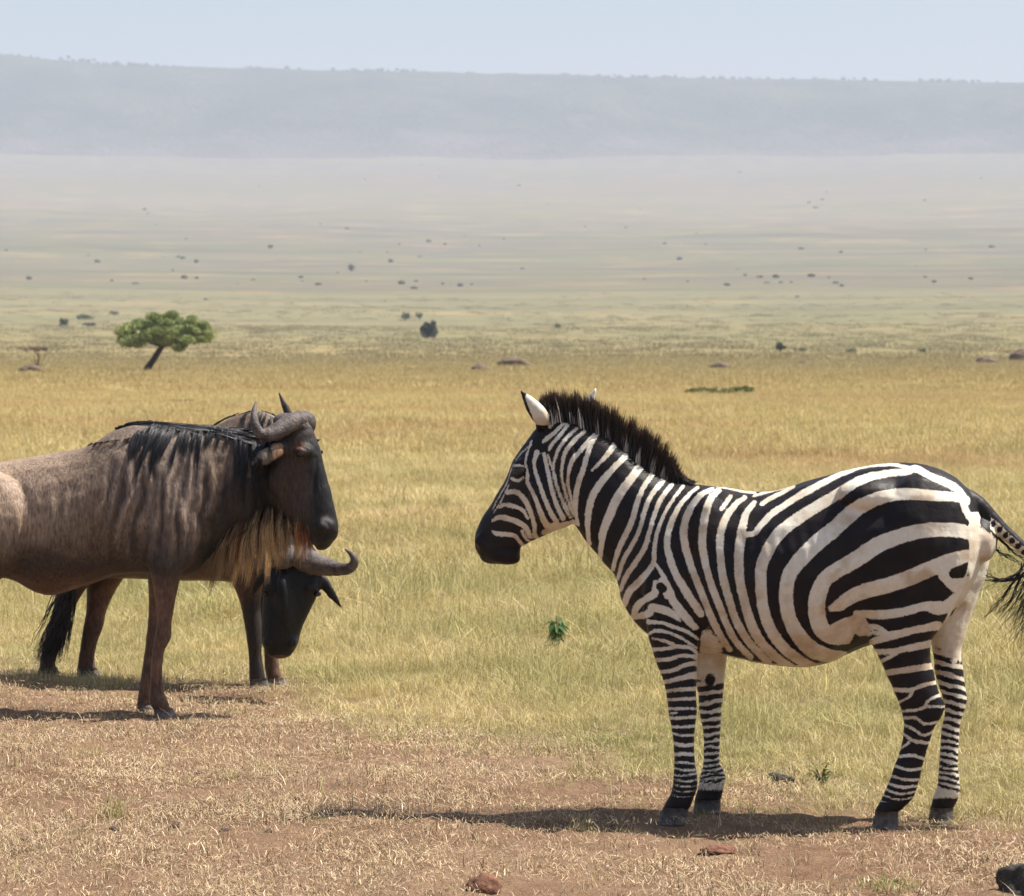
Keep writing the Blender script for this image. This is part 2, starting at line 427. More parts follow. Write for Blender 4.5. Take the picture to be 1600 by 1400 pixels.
def hoof(plane, parent, px0, px1, py_top, py_bot, off, hd, toe=0, material=None, fwd=-1):
    """one hoof: coronet ring at py_top flaring to the sole at py_bot"""
    C, U, V = [], [], []
    for t in (0, .35, .7, 1.0):
        py = lerp(py_top, py_bot, t); g = toe * t * fwd
        l, r = plane.pt(px0 + (g if fwd < 0 else g * .3), py, off), plane.pt(px1 + (g * .3 if fwd < 0 else g), py, off)
        C.append((l + r) / 2); U.append((r - l) / 2 * (1 + .04 * t)); V.append(plane.L * hd * (1 + .15 * t))
    th = np.linspace(0, 2 * math.pi, 16, endpoint=False)
    C, U, V = map(np.array, (C, U, V))
    ring = (C[:, None] + np.cos(th)[None, :, None] * U[:, None] + np.sin(th)[None, :, None] * V[:, None]).reshape(-1, 3)
    F = [(i * 16 + j, i * 16 + (j + 1) % 16, (i + 1) * 16 + (j + 1) % 16, (i + 1) * 16 + j) for i in range(3) for j in range(16)]
    F += [tuple(range(16)), tuple(range(63, 47, -1))]
    return link('hoof', new_mesh('hoof', ring, F, material or M['hoof']), parent)
def ground_off(plane, px, py): return float(plane.off(on_ground(px, py)))
def eyes(tree, plane, px, py, r, parent, inset=.55):
    o = CP; d = Vector(ray(px, py)).normalized(); hit = tree.ray_cast(Vector(o), d)
    if hit[0] is None: return
    c = np.array(hit[0]) - np.array(hit[1]) * r * inset
    for q in (c, plane.flip(c[None])[0]):
        u = Union(); u.blob(q, (np.array([r * 1.25, 0, 0]), np.array([0, r, 0]), np.array([0, 0, r])), 12)
        link('eye', new_mesh('eye', np.concatenate(u.V), u.F, M['eye']), parent)

# ------------------------------------------------------------------ zebra
def build_zebra():
    BP = Plane(0.696, 12.05, 11); HP = Plane(0.25, 12.137, 24)
    g = on_ground(1250, 1280)
    Z = thing('zebra', 'black and white striped zebra with upright mane facing two wildebeest', 'zebra', (g[0], g[1], 0))
    u = Union()
    u.pairs(BP, [(1532, 805, 1532, 880, .10), (1516, 770, 1518, 915, .18), (1484, 741, 1490, 960, .225), (1440, 725, 1445, 985, .255), (1395, 722, 1400, 1000, .275), (1345, 729, 1350, 1010, .29), (1300, 740, 1300, 1034, .30), (1250, 755, 1250, 1043, .30),
                 (1200, 767, 1190, 1038, .28), (1160, 766, 1130, 1024, .25), (1110, 758, 1062, 1015, .215), (1080, 755, 1005, 985, .19), (1045, 748, 974, 945, .16), (1005, 726, 964, 905, .13), (965, 690, 940, 875, .108), (920, 667, 915, 845, .092), (882, 655, 893, 815, .082), (868, 658, 880, 790, .07)])
    # head
    u.pairs(HP, [(868, 652, 905, 740, .06), (845, 662, 902, 800, .075), (822, 690, 894, 820, .09), (803, 720, 876, 828, .092), (789, 753, 850, 838, .08), (770, 784, 824, 850, .064), (756, 804, 812, 860, .058), (744, 832, 811, 876, .060), (743, 855, 800, 881, .052), (750, 868, 775, 880, .03)])
    for sgn in (-1, 1):                          # cheek, brow and nostril volumes, shoulder and haunch muscle
        u.blob(HP.pt(868, 775, .05 * sgn), (np.array([.10, 0, .0]), np.array([0, 0, .115]), HP.L * .058))
        u.blob(HP.pt(816, 727, .066 * sgn), (np.array([.034, 0, .01]), np.array([0, 0, .028]), HP.L * .034))
        u.blob(HP.pt(757, 845, .036 * sgn), (np.array([.03, 0, 0]), np.array([0, 0, .035]), HP.L * .03))
        u.blob(BP.pt(1055, 905, .125 * sgn), (np.array([.10, 0, -.02]), np.array([.06, 0, .22]), BP.L * .085))
        u.blob(BP.pt(1110, 850, .15 * sgn), (np.array([.10, 0, 0]), np.array([-.03, 0, .22]), BP.L * .075))
        u.blob(BP.pt(1440, 850, .145 * sgn), (np.array([.20, 0, 0]), np.array([0, 0, .27]), BP.L * .125))
        u.blob(BP.pt(1365, 775, .15 * sgn), (np.array([.13, 0, 0]), np.array([0, 0, .08]), BP.L * .12))
    # ears: near one pricked to the front, far one behind the mane
    ear = [(HP.pt(851, 660, -.06), .030, .024), (HP.pt(842, 648, -.075), .036, .026), (HP.pt(833, 636, -.085), .032, .022), (HP.pt(823, 622, -.09), .021, .015), (HP.pt(813, 610, -.092), .006, .006)]
    def ear_loft(E, ax):
        P = np.array([e[0] for e in E]); T = P[-1] - P[0]; T /= np.linalg.norm(T); a = np.cross(ax, T); a /= np.linalg.norm(a); b = np.cross(T, a)
        u.loft(P, [a * e[1] for e in E], [b * e[2] for e in E], 14)
    ear_loft(ear, np.array([0.2, 1., 0]))
    far = [(BP.pt(890, 668, .06), .030, .022), (BP.pt(905, 648, .085), .034, .022), (BP.pt(920, 630, .1), .022, .016), (BP.pt(931, 608, .105), .006, .006)]
    ear_loft(far, np.array([0.2, 1., 0]))
    # tail dock
    u.tube([BP.pt(1500, 775), BP.pt(1528, 790), BP.pt(1560, 822), BP.pt(1592, 850), BP.pt(1620, 876), BP.pt(1645, 905)], [.04, .036, .030, .026, .022, .015])
    # legs
    nf, ff = ground_off(BP, 1052, 1287), ground_off(BP, 1105, 1269); nh, fh = ground_off(BP, 1382, 1293), ground_off(BP, 1470, 1283)
    u.leg(BP, [(900, 1000, 1100, .09), (945, 1003, 1098, .085), (974, 1010, 1094, .075), (1001, 1015, 1091, .066), (1028, 1023, 1089, .058), (1056, 1034, 1088, .05), (1083, 1040, 1088, .046), (1110, 1043, 1090, .045), (1137, 1048, 1087, .036), (1164, 1052, 1086, .032), (1191, 1053, 1087, .032), (1218, 1052, 1091, .036), (1240, 1048, 1087, .034), (1262, 1036, 1078, .036)], -.125, nf)
    u.leg(BP, [(930, 1040, 1136, .08), (985, 1060, 1137, .07), (1028, 1076, 1136, .058), (1056, 1084, 1133, .05), (1083, 1090, 1131, .046), (1110, 1091, 1130, .045), (1137, 1097, 1127, .036), (1164, 1098, 1127, .032), (1191, 1098, 1128, .032), (1210, 1094, 1134, .036), (1222, 1092, 1134, .034), (1250, 1085, 1127, .036)], .125, ff)
    u.leg(BP, [(790, 1400, 1510, .08), (840, 1370, 1523, .11), (890, 1352, 1517, .115), (930, 1347, 1500, .11), (965, 1350, 1483, .10), (995, 1357, 1459, .085), (1020, 1370, 1454, .07), (1050, 1384, 1460, .058), (1080, 1397, 1467, .05), (1100, 1405, 1477, .044), (1118, 1410, 1472, .042), (1140, 1411, 1459, .038), (1170, 1406, 1450, .034), (1200, 1396, 1441, .034), (1228, 1386, 1434, .037), (1248, 1376, 1427, .036), (1266, 1366, 1410, .036)], -.13, nh)
    u.leg(BP, [(800, 1420, 1530, .08), (840, 1420, 1546, .11), (885, 1415, 1545, .11), (930, 1420, 1531, .105), (965, 1440, 1518, .09), (995, 1452, 1509, .075), (1020, 1457, 1502, .062), (1050, 1460, 1505, .054), (1080, 1469, 1510, .048), (1098, 1475, 1511, .044), (1115, 1476, 1506, .04), (1140, 1470, 1500, .036), (1170, 1468, 1499, .034), (1200, 1466, 1498, .034), (1228, 1463, 1502, .037), (1245, 1457, 1500, .036), (1262, 1452, 1492, .036)], .12, fh)
    me = u.skin('body', .0066, 10)
    P, Nn = coords(me)
    off = BP.off(P)
    Q = BP.mirror_near(P); uv = project(Q); uvr = project(P); px, py = uv[:, 0], uv[:, 1]; rpx, rpy = uvr[:, 0], uvr[:, 1]
    # white stripes, painted along the flank and mirrored over the spine
    W = strokes(4.665, 730, 600, """
700,290,25 640,350,30 580,400,35 555,420,20
640,270,25 600,310,25
735,295,22 680,370,25 620,440,25 600,480,20
800,320,22 730,390,25 670,470,25 640,550,20 632,620,16 650,720,18 690,850,18 735,960,14
855,345,28 780,410,30 720,490,30 695,580,22 690,680,20 710,780,20 750,900,16 770,970,12
930,365,30 840,470,34 770,550,34 740,640,26 735,740,22 760,850,18 775,950,14
510,500,42 490,570,26 500,650,26 530,740,30 570,850,34 620,960,36 650,1010,40 620,1050,50
560,510,24 580,600,28 600,700,30 625,800,30 660,900,34 700,980,40
590,520,14 620,610,16 640,700,18 670,790,18 720,890,16 750,980,16
470,420,14 440,500,14 425,570,16 440,650,22 440,720,26 480,800,28 520,900,36 560,1000,44 600,1060,50
345,598,12 375,594,17 410,602,14
325,690,22 370,706,22 412,680,12
290,790,34 340,785,36 390,810,36 430,870,36 465,950,34 490,1040,32 490,1120,30
225,900,22 270,880,30 330,890,30 400,920,28 440,980,20
165,1000,20 220,975,36 290,980,40 370,1010,40 430,1050,38 455,1120,30
165,1085,28 220,1095,34 290,1100,34 345,1110,34 370,1160,28 380,1200,20
400,1075,24 415,1120,22 440,1170,24
330,590,8 280,720,10 220,820,10 160,920,8
300,740,10 240,850,10 170,950,8
470,440,10 400,500,8 350,560,6
560,1085,40 650,1050,50 780,1015,40
""")
    W += strokes(4, 720, 580, """
880,350,20 850,390,26 800,490,30 770,600,34 740,680,34 718,780,32 715,880,26 730,960,22
960,460,36 900,540,26 820,620,16
1030,530,36 960,600,36 880,690,44 820,790,44 795,900,40 795,1000,30 805,1080,24
""")
    W += strokes(4, 940, 720, """
240,40,50 170,130,50 100,230,55 50,340,55 15,430,48 0,520,36 -10,620,26
320,80,30 255,180,30 220,270,34 180,400,34 140,480,34 100,570,32 72,680,22
380,130,34 310,220,30 270,310,30 240,420,26 200,510,28 140,610,28 100,740,20
440,150,26 370,240,28 330,340,28 300,440,28 270,540,30 220,620,32 160,710,32 115,810,22
510,160,20 440,250,20 390,340,22 350,440,24 330,540,26 325,630,30 290,690,36 230,760,44 170,820,44 140,900,36
335,640,16 385,720,30 420,800,40 450,880,50 520,970,55 585,1045,40
335,760,30 330,830,50 260,870,40 215,920,44 200,970,34
380,760,60 420,830,70
600,165,20 520,240,26 460,330,34 420,440,38 410,530,42 430,620,44 465,710,44 510,790,50 560,870,50 620,960,40
690,175,26 610,220,36 550,310,42 515,420,46 520,520,46 545,620,42 580,720,44 620,820,46 660,920,44 700,1010,44 750,1100,40 800,1180,36
730,185,36 680,240,44 650,330,50 632,430,50 630,530,50 645,630,46 670,730,44 705,830,46 745,930,44 790,1040,42 850,1140,40 930,1230,36
895,230,26 830,280,34 775,360,44 745,450,48 738,540,46 745,640,46 760,740,48 790,850,46 830,970,46 880,1070,46 950,1170,44 1040,1260,40
805,225,26 750,300,24
955,260,26 905,330,40 880,420,50 865,520,56 855,620,58 860,730,56 880,840,56 910,950,54 950,1050,56 1010,1150,56 1100,1240,52 1180,1290,46
895,460,34 950,455,30 1000,400,36 1080,320,36 1200,240,36 1330,170,36 1450,105,30 1600,45,16
1000,270,22 1060,230,26 1200,160,14
720,155,14 850,185,16 960,200,14
950,220,12 1060,185,12 1200,155,10
1600,130,46 1480,210,60 1340,290,64 1200,380,70 1100,470,72 1040,560,74 1000,660,70 995,760,66 1000,860,66 1020,960,66 1060,1060,66 1130,1160,66 1230,1240,60 1330,1290,46
1600,300,80 1460,420,90 1340,520,96 1240,620,90 1180,700,84 1155,800,84 1155,900,84 1180,1000,84 1240,1100,90 1320,1180,96 1430,1222,78 1510,1222,60
1600,620,80 1480,680,90 1390,750,90 1350,850,100 1345,950,100 1370,1040,100 1430,1090,100 1520,1090,110
100,1000,0 280,960,46 310,920,50 380,930,50 450,960,40 490,1000,14
""")
    W += strokes(4, 1200, 700, """
560,210,50 640,180,44 760,155,36 870,150,36 920,130,40 1000,170,36 1100,215,40 1180,260,44 1220,320,50
440,165,14 560,125,14 700,105,12 800,105,14 880,125,20
430,490,85 500,420,85 560,375,85 680,320,80 800,290,70 920,290,64 1050,300,60 1180,310,50 1230,330,60
1215,330,40 1240,400,36 1275,470,20
440,760,90 560,690,95 680,610,95 800,560,90 950,520,85 1100,510,80 1220,520,80 1310,560,60
400,1000,40 450,980,70 520,930,80 620,890,90 740,860,90 860,820,90 980,770,90 1100,720,90 1220,680,74 1310,660,54
1110,790,90 1200,850,120 1270,830,70
545,1030,20 620,1040,50 740,1040,50 860,1020,50 980,990,50 1060,1000,80 1120,990,70 1200,930,80
600,1130,50 680,1120,26 760,1170,36 850,1150,36 950,1130,40 1060,1110,50
590,1080,20 600,1110,30 630,1160,30
650,1210,30 750,1165,24
680,1270,40 800,1250,40 900,1235,46 1010,1230,50
720,1330,20 820,1290,24
430,1150,110 530,1110,110 580,1130,90
560,1060,60 590,1100,60
""")
    body_w = stroke_sdf(uv, W) + .75 * sstep(1080, 1300, px)
    K = strokes(4.665, 730, 600, """
112,1010,40 105,1080,100 150,1190,170 290,1240,140 350,1230,70
325,640,10 345,650,56 375,645,62 405,640,20
""") + strokes(4, 940, 720, "366,785,52 380,798,58") + strokes(4, 1200, 700, "1160,785,60 1200,780,70 1240,775,50")
    body_k = stroke_sdf(uv, K)
    sdf = np.where(body_k > -2, np.minimum(body_w, -body_k), body_w)
    # belly and groin run white between the stripe ends
    belly = (px > 1110) & (px < 1375) & (py > 960)
    sdf = np.where(belly, np.maximum(sdf, (-Nn[:, 2] - .955) * 60), sdf)
    # legs
    LF = strokes(3.684, 980, 920, """
125,190,30 200,195,22 270,220,22 350,250,20 410,290,14
130,260,16 170,240,20 250,255,16 320,290,16 400,340,14
150,285,10 220,300,16 290,330,24 360,340,20 400,370,20
145,350,24 220,345,20 290,330,24
160,410,22 240,405,24 310,385,20 380,390,24 420,400,40
180,480,20 260,470,24 330,440,24 390,430,30 420,440,40
200,540,22 290,520,26 370,500,40 420,500,50
215,592,18 300,580,22 420,575,26
222,640,16 310,635,18 420,630,22
228,690,14 290,690,16 420,690,14
230,718,8 285,715,10
236,745,16 300,745,18 420,735,16
244,795,14 310,795,16 410,790,16
255,830,12 320,845,14 410,840,14
262,885,16 320,902,22 405,895,18
265,955,20 330,950,22 405,955,14
268,1000,10 330,1000,12 405,1010,10
268,1030,8 330,1045,12 410,1040,10
268,1070,9 330,1075,11 415,1060,10
266,1095,7 340,1110,9 415,1095,8
264,1125,7 330,1140,8 415,1130,6
260,1155,6 320,1170,6 405,1160,5
255,1185,5 310,1200,5 380,1195,4
""")
    LH = strokes(3.333, 1300, 900, """
180,270,30 240,300,20 300,300,24 400,280,34 540,260,40
200,350,20 300,325,20 400,300,16
230,395,30 330,390,30 420,370,36 530,350,40
265,440,20 340,400,20
262,505,28 380,490,32 540,465,34
285,585,20 400,595,22 470,570,20 560,550,22
345,660,10 400,630,14 420,600,12
370,705,14 470,690,16 500,650,14 560,620,16 610,600,14
490,680,10 600,680,14
372,740,16 440,740,16 480,770,14 550,760,14
362,770,12 430,800,14 480,830,14 540,800,12
365,820,12 430,860,18 510,870,16
352,900,10 400,870,14
350,940,16 420,935,18 500,960,14
330,990,16 400,1010,16 480,1000,12
310,1040,14 380,1060,14 470,1060,12
295,1080,14 370,1100,16 460,1090,10
280,1110,12 350,1135,12 450,1120,8
265,1140,8 340,1165,8 440,1150,8
250,1170,6 330,1190,6 410,1185,6
""")
    axil = 22 - np.hypot((px - 1106) * 1.1, (py - 1012) * .8) + (fbm(px / 9, py / 9, 3, 44) - .5) * 14
    sdf = np.maximum(sdf, np.clip(axil * .3, -40, 2.2))
    def fade_in(mask, new, old): return np.where(mask, new, old)
    nearf = (rpx < 1094) & (rpx > 980) & (rpy > 968) & (off < .01)
    lf = stroke_sdf(uvr, LF); low = sstep(1244, 1260, rpy) * 6
    sdf = fade_in(nearf, np.where(rpy < 985, np.maximum(lf, body_w), lf) - low, sdf)
    nearh = (rpx > 1330) & (rpx < 1500) & (rpy > 985) & (off < .01) & (off > -.4) & ~((rpx < 1362) & (rpy < 1010))
    sdf = fade_in(nearh, np.where(rpy < 1000, np.maximum(stroke_sdf(uvr, LH), body_w), stroke_sdf(uvr, LH)) - sstep(1252, 1262, rpy) * 6, sdf)
    def bands(xc, y, p0, p1, ya, yb, tilt, share, seed):
        yy = y + tilt * (rpx - xc) + (fbm(rpx / 14, rpy / 11, 3, seed) - .5) * 7
        t = np.clip((yy - ya) / (yb - ya), 0, 1.3); per = lerp(p0, p1, np.clip(t, 0, 1))
        ph = np.where(abs(p1 - p0) > 1e-3, (yb - ya) / (p1 - p0) * np.log(np.maximum(per, .1) / p0), t)
        fr = ph - np.floor(ph); return (share / 2 - np.abs(fr - .5)) * per
    farf = (rpx > 1050) & (rpx < 1145) & (rpy > 1000) & (off > .01)
    b1 = bands(1112, rpy, 16, 6.5, 1060, 1225, .12, .42, 91)
    b1 = np.maximum(b1, (1068 - rpy + (fbm(rpx / 10, rpy / 16, 3, 46) - .5) * 40) * .3); b1 = np.minimum(b1, np.hypot(rpx - 1110, (rpy - 1062) * .8) - 8) - sstep(1232, 1248, rpy) * 8
    sdf = fade_in(farf, b1, sdf)
    farh = (rpx > 1400) & (rpx < 1560) & (rpy > 940) & (off > -.02)
    b2 = bands(1486, rpy, 17, 8, 1015, 1235, -.25, .45, 95)
    b2 = np.where(rpy < 1060, np.maximum(b2, (1022 - rpy + (rpx - 1480) * .5 + (fbm(rpx / 9, rpy / 12, 3, 47) - .5) * 30) * .25), b2) - sstep(1244, 1258, rpy) * 8
    sdf = fade_in(farh, b2, sdf)
    inner = (Nn @ BP.L) * np.sign(off)
    thigh = (rpx > 1395) & (rpy > 800) & (rpy < 1045)
    sdf = np.where(thigh & (inner < -.15) & (np.abs(off) < .22), np.maximum(sdf, np.clip((1008 - rpy + (fbm(rpx / 9, rpy / 9, 3, 48) - .5) * 36) * .25, -20, 2)), sdf)
    backside = (Nn[:, 0] > .62) & (rpy > 800) & (rpy < 985) & (rpx > 1440) & (rpx < 1552)
    sdf = np.where(backside, np.maximum(sdf, (Nn[:, 0] - .70) * 26), sdf)
    ins = (rpx > 1000) & (rpx < 1145) & (rpy > 985) & (rpy < 1065) & (inner < -.3)
    sdf = np.where(ins, np.maximum(sdf, np.clip((1058 - rpy + (fbm(rpx / 9, rpy / 9, 3, 49) - .5) * 36) * .2, -20, 2)), sdf)
    # ears and tail
    enear = (rpx < 858) & (rpy < 664) & (off < .05); 
    e_s = np.where(enear, np.minimum(rpx - (817 + (rpy - 612) * .36), 30.0) * .9 - np.maximum(0, 622 - rpy) * .6, 0)
    sdf = np.where(enear, e_s, sdf)
    efar = (rpx > 880) & (rpx < 945) & (rpy < 650) & (off > .03) & (rpy < 655)
    sdf = np.where(efar & (HP.off(P) > .03), 2.0 - np.abs(rpy - 630) * .0, sdf)
    tail = (rpx > 1536 + np.maximum(0, rpy - 800) * .0) & (off > -.06) & (off < .06) & (rpy < 935) & (rpx - 1528 > (rpy - 810) * .2)
    tt = (rpx - 1508) * .74 + (rpy - 780) * .67; tn = -(rpx - 1508) * .67 + (rpy - 780) * .74
    spots = 4.6 - np.hypot(np.mod(tt, 13) - 6.5, (tn + 1) * .9)
    tl = np.minimum(np.minimum(tn + 7, 9 - tn), -spots)
    sdf = np.where(tail & (rpx > 1546), tl, sdf)
    root = (rpx > 1514) & (rpx < 1556) & (rpy > 792) & (rpy < 900) & (tn > 13)
    sdf = np.where(root, np.maximum(sdf, np.clip((tn - 15) * .4, -6, 2)), sdf)
    def groove(S, sig): return np.exp(-(np.minimum(stroke_sdf(uv, S) , 0) / sig) ** 2)
    dis = (fbm(px / 55, py / 55, 3, 201) - .5) * .010 + (fbm(px / 16, py / 16, 3, 202) - .5) * .0035
    dis += np.sin((px - .18 * (py - 900) + 5 * fbm(px / 50, py / 50, 2, 203)) * 2 * math.pi / 21) * .0016 * sstep(1140, 1170, px) * (1 - sstep(1290, 1330, px)) * sstep(800, 860, py) * (1 - sstep(980, 1030, py))
    G1 = [np.array(a, float) for a in ([(750, 868, .5), (775, 863, .5), (806, 857, .5)], [(751, 838, 1), (757, 849, 1)], [(1100, 800, 2), (1080, 870, 2), (1098, 960, 2)], [(1357, 960, 2), (1345, 985, 2), (1330, 1000, 1)], [(1075, 1125, .5), (1076, 1212, .5)], [(1447, 1130, .5), (1424, 1225, .5)], [(1000, 930, 1), (1030, 985, 1)], [(1120, 1112, .5), (1118, 1205, .5)], [(900, 700, 1), (905, 760, 1), (893, 812, 1)])]
    dis -= groove(G1, 3.0) * .005
    set_coords(me, P + Nn * dis[:, None])
    flt_attr(me, 'white', np.clip(sdf, -12, 12))
    z = P[:, 2]
    dust_shade = .75 * (1 - sstep(.62, .95, z)) * sstep(.3, .6, z) + .35 * (1 - sstep(.0, .35, z)) + .35 * sstep(0, .9, -Nn[:, 2])
    dust_shade = np.where(rpx < 900, .15 + .5 * sstep(.1, .9, -Nn[:, 2]), dust_shade)
    dust_shade = dust_shade + .75 * sstep(.48, .62, fbm(px / 45, py / 45, 4, 123))
    dust_shade = np.maximum(dust_shade, sstep(-4, 6, axil) * .9)  # grey shade behind the elbow, painted in with the dust tan
    dust_shade = np.where(enear, .25 + .6 * sstep(636, 658, rpy), dust_shade)  # shading of the near ear painted in, stronger towards its base
    flt_attr(me, 'dust_shade', np.clip(dust_shade, 0, 1))
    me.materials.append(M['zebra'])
    body = link('body', me, Z)
    tree = bvh(me)
    eyes(tree, HP, 812, 736, .020, Z, .15)
    hoof(BP, Z, 1036, 1076, 1261, 1287, nf, .042, 8)
    hoof(BP, Z, 1086, 1126, 1249, 1269, ff, .040, 3)
    hoof(BP, Z, 1368, 1404, 1266, 1293, nh, .040, 6)
    hoof(BP, Z, 1454, 1490, 1261, 1283, fh, .040, 3)
    # upright mane
    base = catmull([(838, 668), (858, 660), (880, 656), (915, 668), (940, 678), (965, 694), (990, 718), (1012, 733), (1040, 750), (1070, 756), (1085, 757)], 12)
    top = catmull([(842, 628), (852, 613), (870, 607), (907, 611), (938, 625), (968, 636), (998, 658), (1028, 678), (1052, 704), (1064, 738), (1084, 753)], 12)
    n = 6500
    t = rng.random(n) * (len(base) - 1.001); i = t.astype(int); f = (t - i)[:, None]
    b = base[i] * (1 - f) + base[i + 1] * f; tp = top[i] * (1 - f) + top[i + 1] * f
    clump = fbm(t / 1.6, 0 * t, 3, 8); ln = np.clip(.62 + .55 * clump + rng.normal(0, .09, n), .35, 1.12)
    ln *= .94 * np.where(rng.random(n) < .3, rng.uniform(.45, .9, n), 1)
    lat = rng.normal(0, .011, n); lean = rng.normal(0, .012, n) + (clump - .5) * .03
    wpx = np.array([855, 866, 874, 897, 910, 931, 951, 978, 997, 1018, 1035]) - 1.0
    K_ = 5; paths = np.zeros((n, K_, 3)); cols = np.zeros((n, K_, 3))
    jit = rng.normal(0, 4.0, n)
    brown = rng.random(n)
    for k2 in range(K_):
        s = k2 / (K_ - 1)
        q = b + (tp - b) * (ln * s)[:, None]
        for j in range(n): paths[j, k2] = BP.pt(q[j, 0] + jit[j] * s * s, q[j, 1], lat[j] + lean[j] * s * s)
        near_w = np.min(np.abs(b[:, 0][:, None] + jit[:, None] * .6 - wpx[None]), 1)
        wh = (near_w < 4.4 - 3.5 * s) * (1 - sstep(.22, .5, s + rng.normal(0, .06, n))) * (rng.random(n) < .75)
        c = mixc(np.array([.012, .010, .010]) * np.ones((n, 3)), (.09, .038, .018), sstep(.6, 1, s) * brown)
        cols[:, k2] = mixc(c, (.55, .50, .43), wh)
    paths[:, 0, 2] -= .012
    hair('mane', paths, rng.uniform(.0018, .0032, n), cols, Z)
    # tail tuft
    n = 420; paths = np.zeros((n, 8, 3)); tr = rng.random(n)
    start = catmull([BP.pt(1616, 872), BP.pt(1640, 898), BP.pt(1654, 925)], 20)
    for j in range(n):
        s0 = start[int(tr[j] * (len(start) - 1))]
        ln_ = rng.uniform(.12, .34); out = rng.normal(0, .055, 2); back = rng.uniform(-.16, .05) * (1.2 if rng.random() < .4 else .45)
        for k2 in range(8):
            s = k2 / 7; paths[j, k2] = s0 + np.array([out[0] * s + back * s ** 1.6 + .02 * s, out[1] * s, -ln_ * s ** 1.1 + .03 * s * (1 - s)])
    extra = []
    for e in ([(1596, 890), (1575, 905), (1550, 908), (1535, 906)], [(1600, 880), (1580, 915), (1556, 945), (1534, 968)], [(1598, 900), (1570, 908), (1545, 899), (1541, 890)], [(1600, 895), (1585, 925), (1570, 950), (1556, 960)], [(1560, 838), (1575, 856), (1592, 868), (1606, 880)], [(1546, 850), (1562, 862), (1580, 872), (1600, 884)]):
        c = catmull(e, 3)[:8]
        c = catmull(e, 7); c = c[np.linspace(0, len(c) - 1, 8).astype(int)]
        for rep in range(7): extra.append([BP.pt(a[0] + rng.normal(0, 1.2 + 2.5 * q / 8), a[1] + rng.normal(0, 1 + 2 * q / 8), rng.normal(0, .012)) for q, a in enumerate(c)])
    paths = np.concatenate([paths, np.array(extra)])
    cols = np.tile(np.array([.014, .012, .011]), (len(paths), 8, 1)) * rng.uniform(.6, 2.2, (len(paths), 1, 1))
    hair('tail_tuft', paths, rng.uniform(.0022, .0034, len(paths)), cols, Z)
build_zebra()

# ------------------------------------------------------------------ wildebeest
def make_horn_mat():
    m, nt, b = mat('horn_keratin'); p = objpos(nt); n = noise(nt, 18, 6, .65, vec=p); n2 = noise(nt, 90, 4, .6, vec=p)
    c = mix(nt, maprange(nt, n.outputs[0], .35, .65, 0, 1), (.04, .033, .031), (.15, .122, .112))
    nt.links.new(c, b.inputs['Base Color']); b.inputs['Roughness'].default_value = .58; b.inputs['Specular IOR Level'].default_value = .3
    bump(nt, b, n2.outputs[0], 1, .006); return m
M['horn'] = make_horn_mat()
TAN, BROWN, DARK, BLACK = np.array([.285, .205, .145]), np.array([.135, .094, .066]), np.array([.035, .026, .022]), np.array([.012, .0105, .011])
RED = np.array([.105, .055, .034])
def horn_part(P, r, parent):
    A = catmull(np.concatenate([np.array(P), np.array(r)[:, None]], 1), 5); C, U, V = tube_frames(A)
    k = 1 + .035 * np.sin(np.arange(len(C)) * 2.1) * (np.arange(len(C)) < len(C) * .6)
    solid_loft('horn', C, U * k[:, None], V * k[:, None], M['horn'], parent, 16)
def cling(tree, plane, pxpy, lift, fallback=0.0):
    """surface point of the body straight in from the animal's near side at an image position"""
    o = plane.pt(pxpy[0], pxpy[1], -1.2); h = tree.ray_cast(Vector(o), Vector(plane.L), 1.25)
    if h[0] is None: h = tree.find_nearest(Vector(plane.pt(pxpy[0], pxpy[1], -.03)))
    if h[0] is None: return None
    return np.array(h[0]) + np.array(h[1]) * lift
def mane_strands(tree, plane, specs, n, K_=8):
    paths, cols = [], []
    for j in range(n):
        x0, y0, x1, y1, ln, dx, c, wt = specs[rng.choice(len(specs), p=np.array([s[7] for s in specs]) / sum(s[7] for s in specs))]
        nl = max(2, int(abs(x1 - x0) / 5.5)); lk = rng.integers(0, nl); hs = math.sin(lk * 12.9898 + x0 * 3.1) * 43758.5453; hs -= math.floor(hs)
        t = np.clip((lk + hs + rng.normal(0, .16)) / nl, 0, 1); rx, ry = lerp(x0, x1, t), lerp(y0, y1, t); L_ = ln * (.55 + .75 * hs) * rng.uniform(.7, 1.05); bend = (hs - .5) * 9 + rng.normal(0, 1.2)
        pts, side, last = [], rng.random() < .5, None
        lift = rng.uniform(.004, .014)
        for k in range(K_):
            s = k / (K_ - 1); q = (rx + dx * s + bend * s * s, ry + L_ * s)
            p = cling(tree, plane, q, lift)
            if p is None: p = plane.pt(q[0], q[1]) + np.array([0, 0, .006]) if last is None else last + np.array([0, 0, -L_ / 317 / (K_ - 1)])
            pts.append(p); last = p
        pts = np.array(pts)
        if side: pts = plane.flip(pts)
        paths.append(pts); cols.append(np.tile(np.array(c) * rng.uniform(.6, 1.6), (K_, 1)))
    return np.array(paths), np.array(cols)

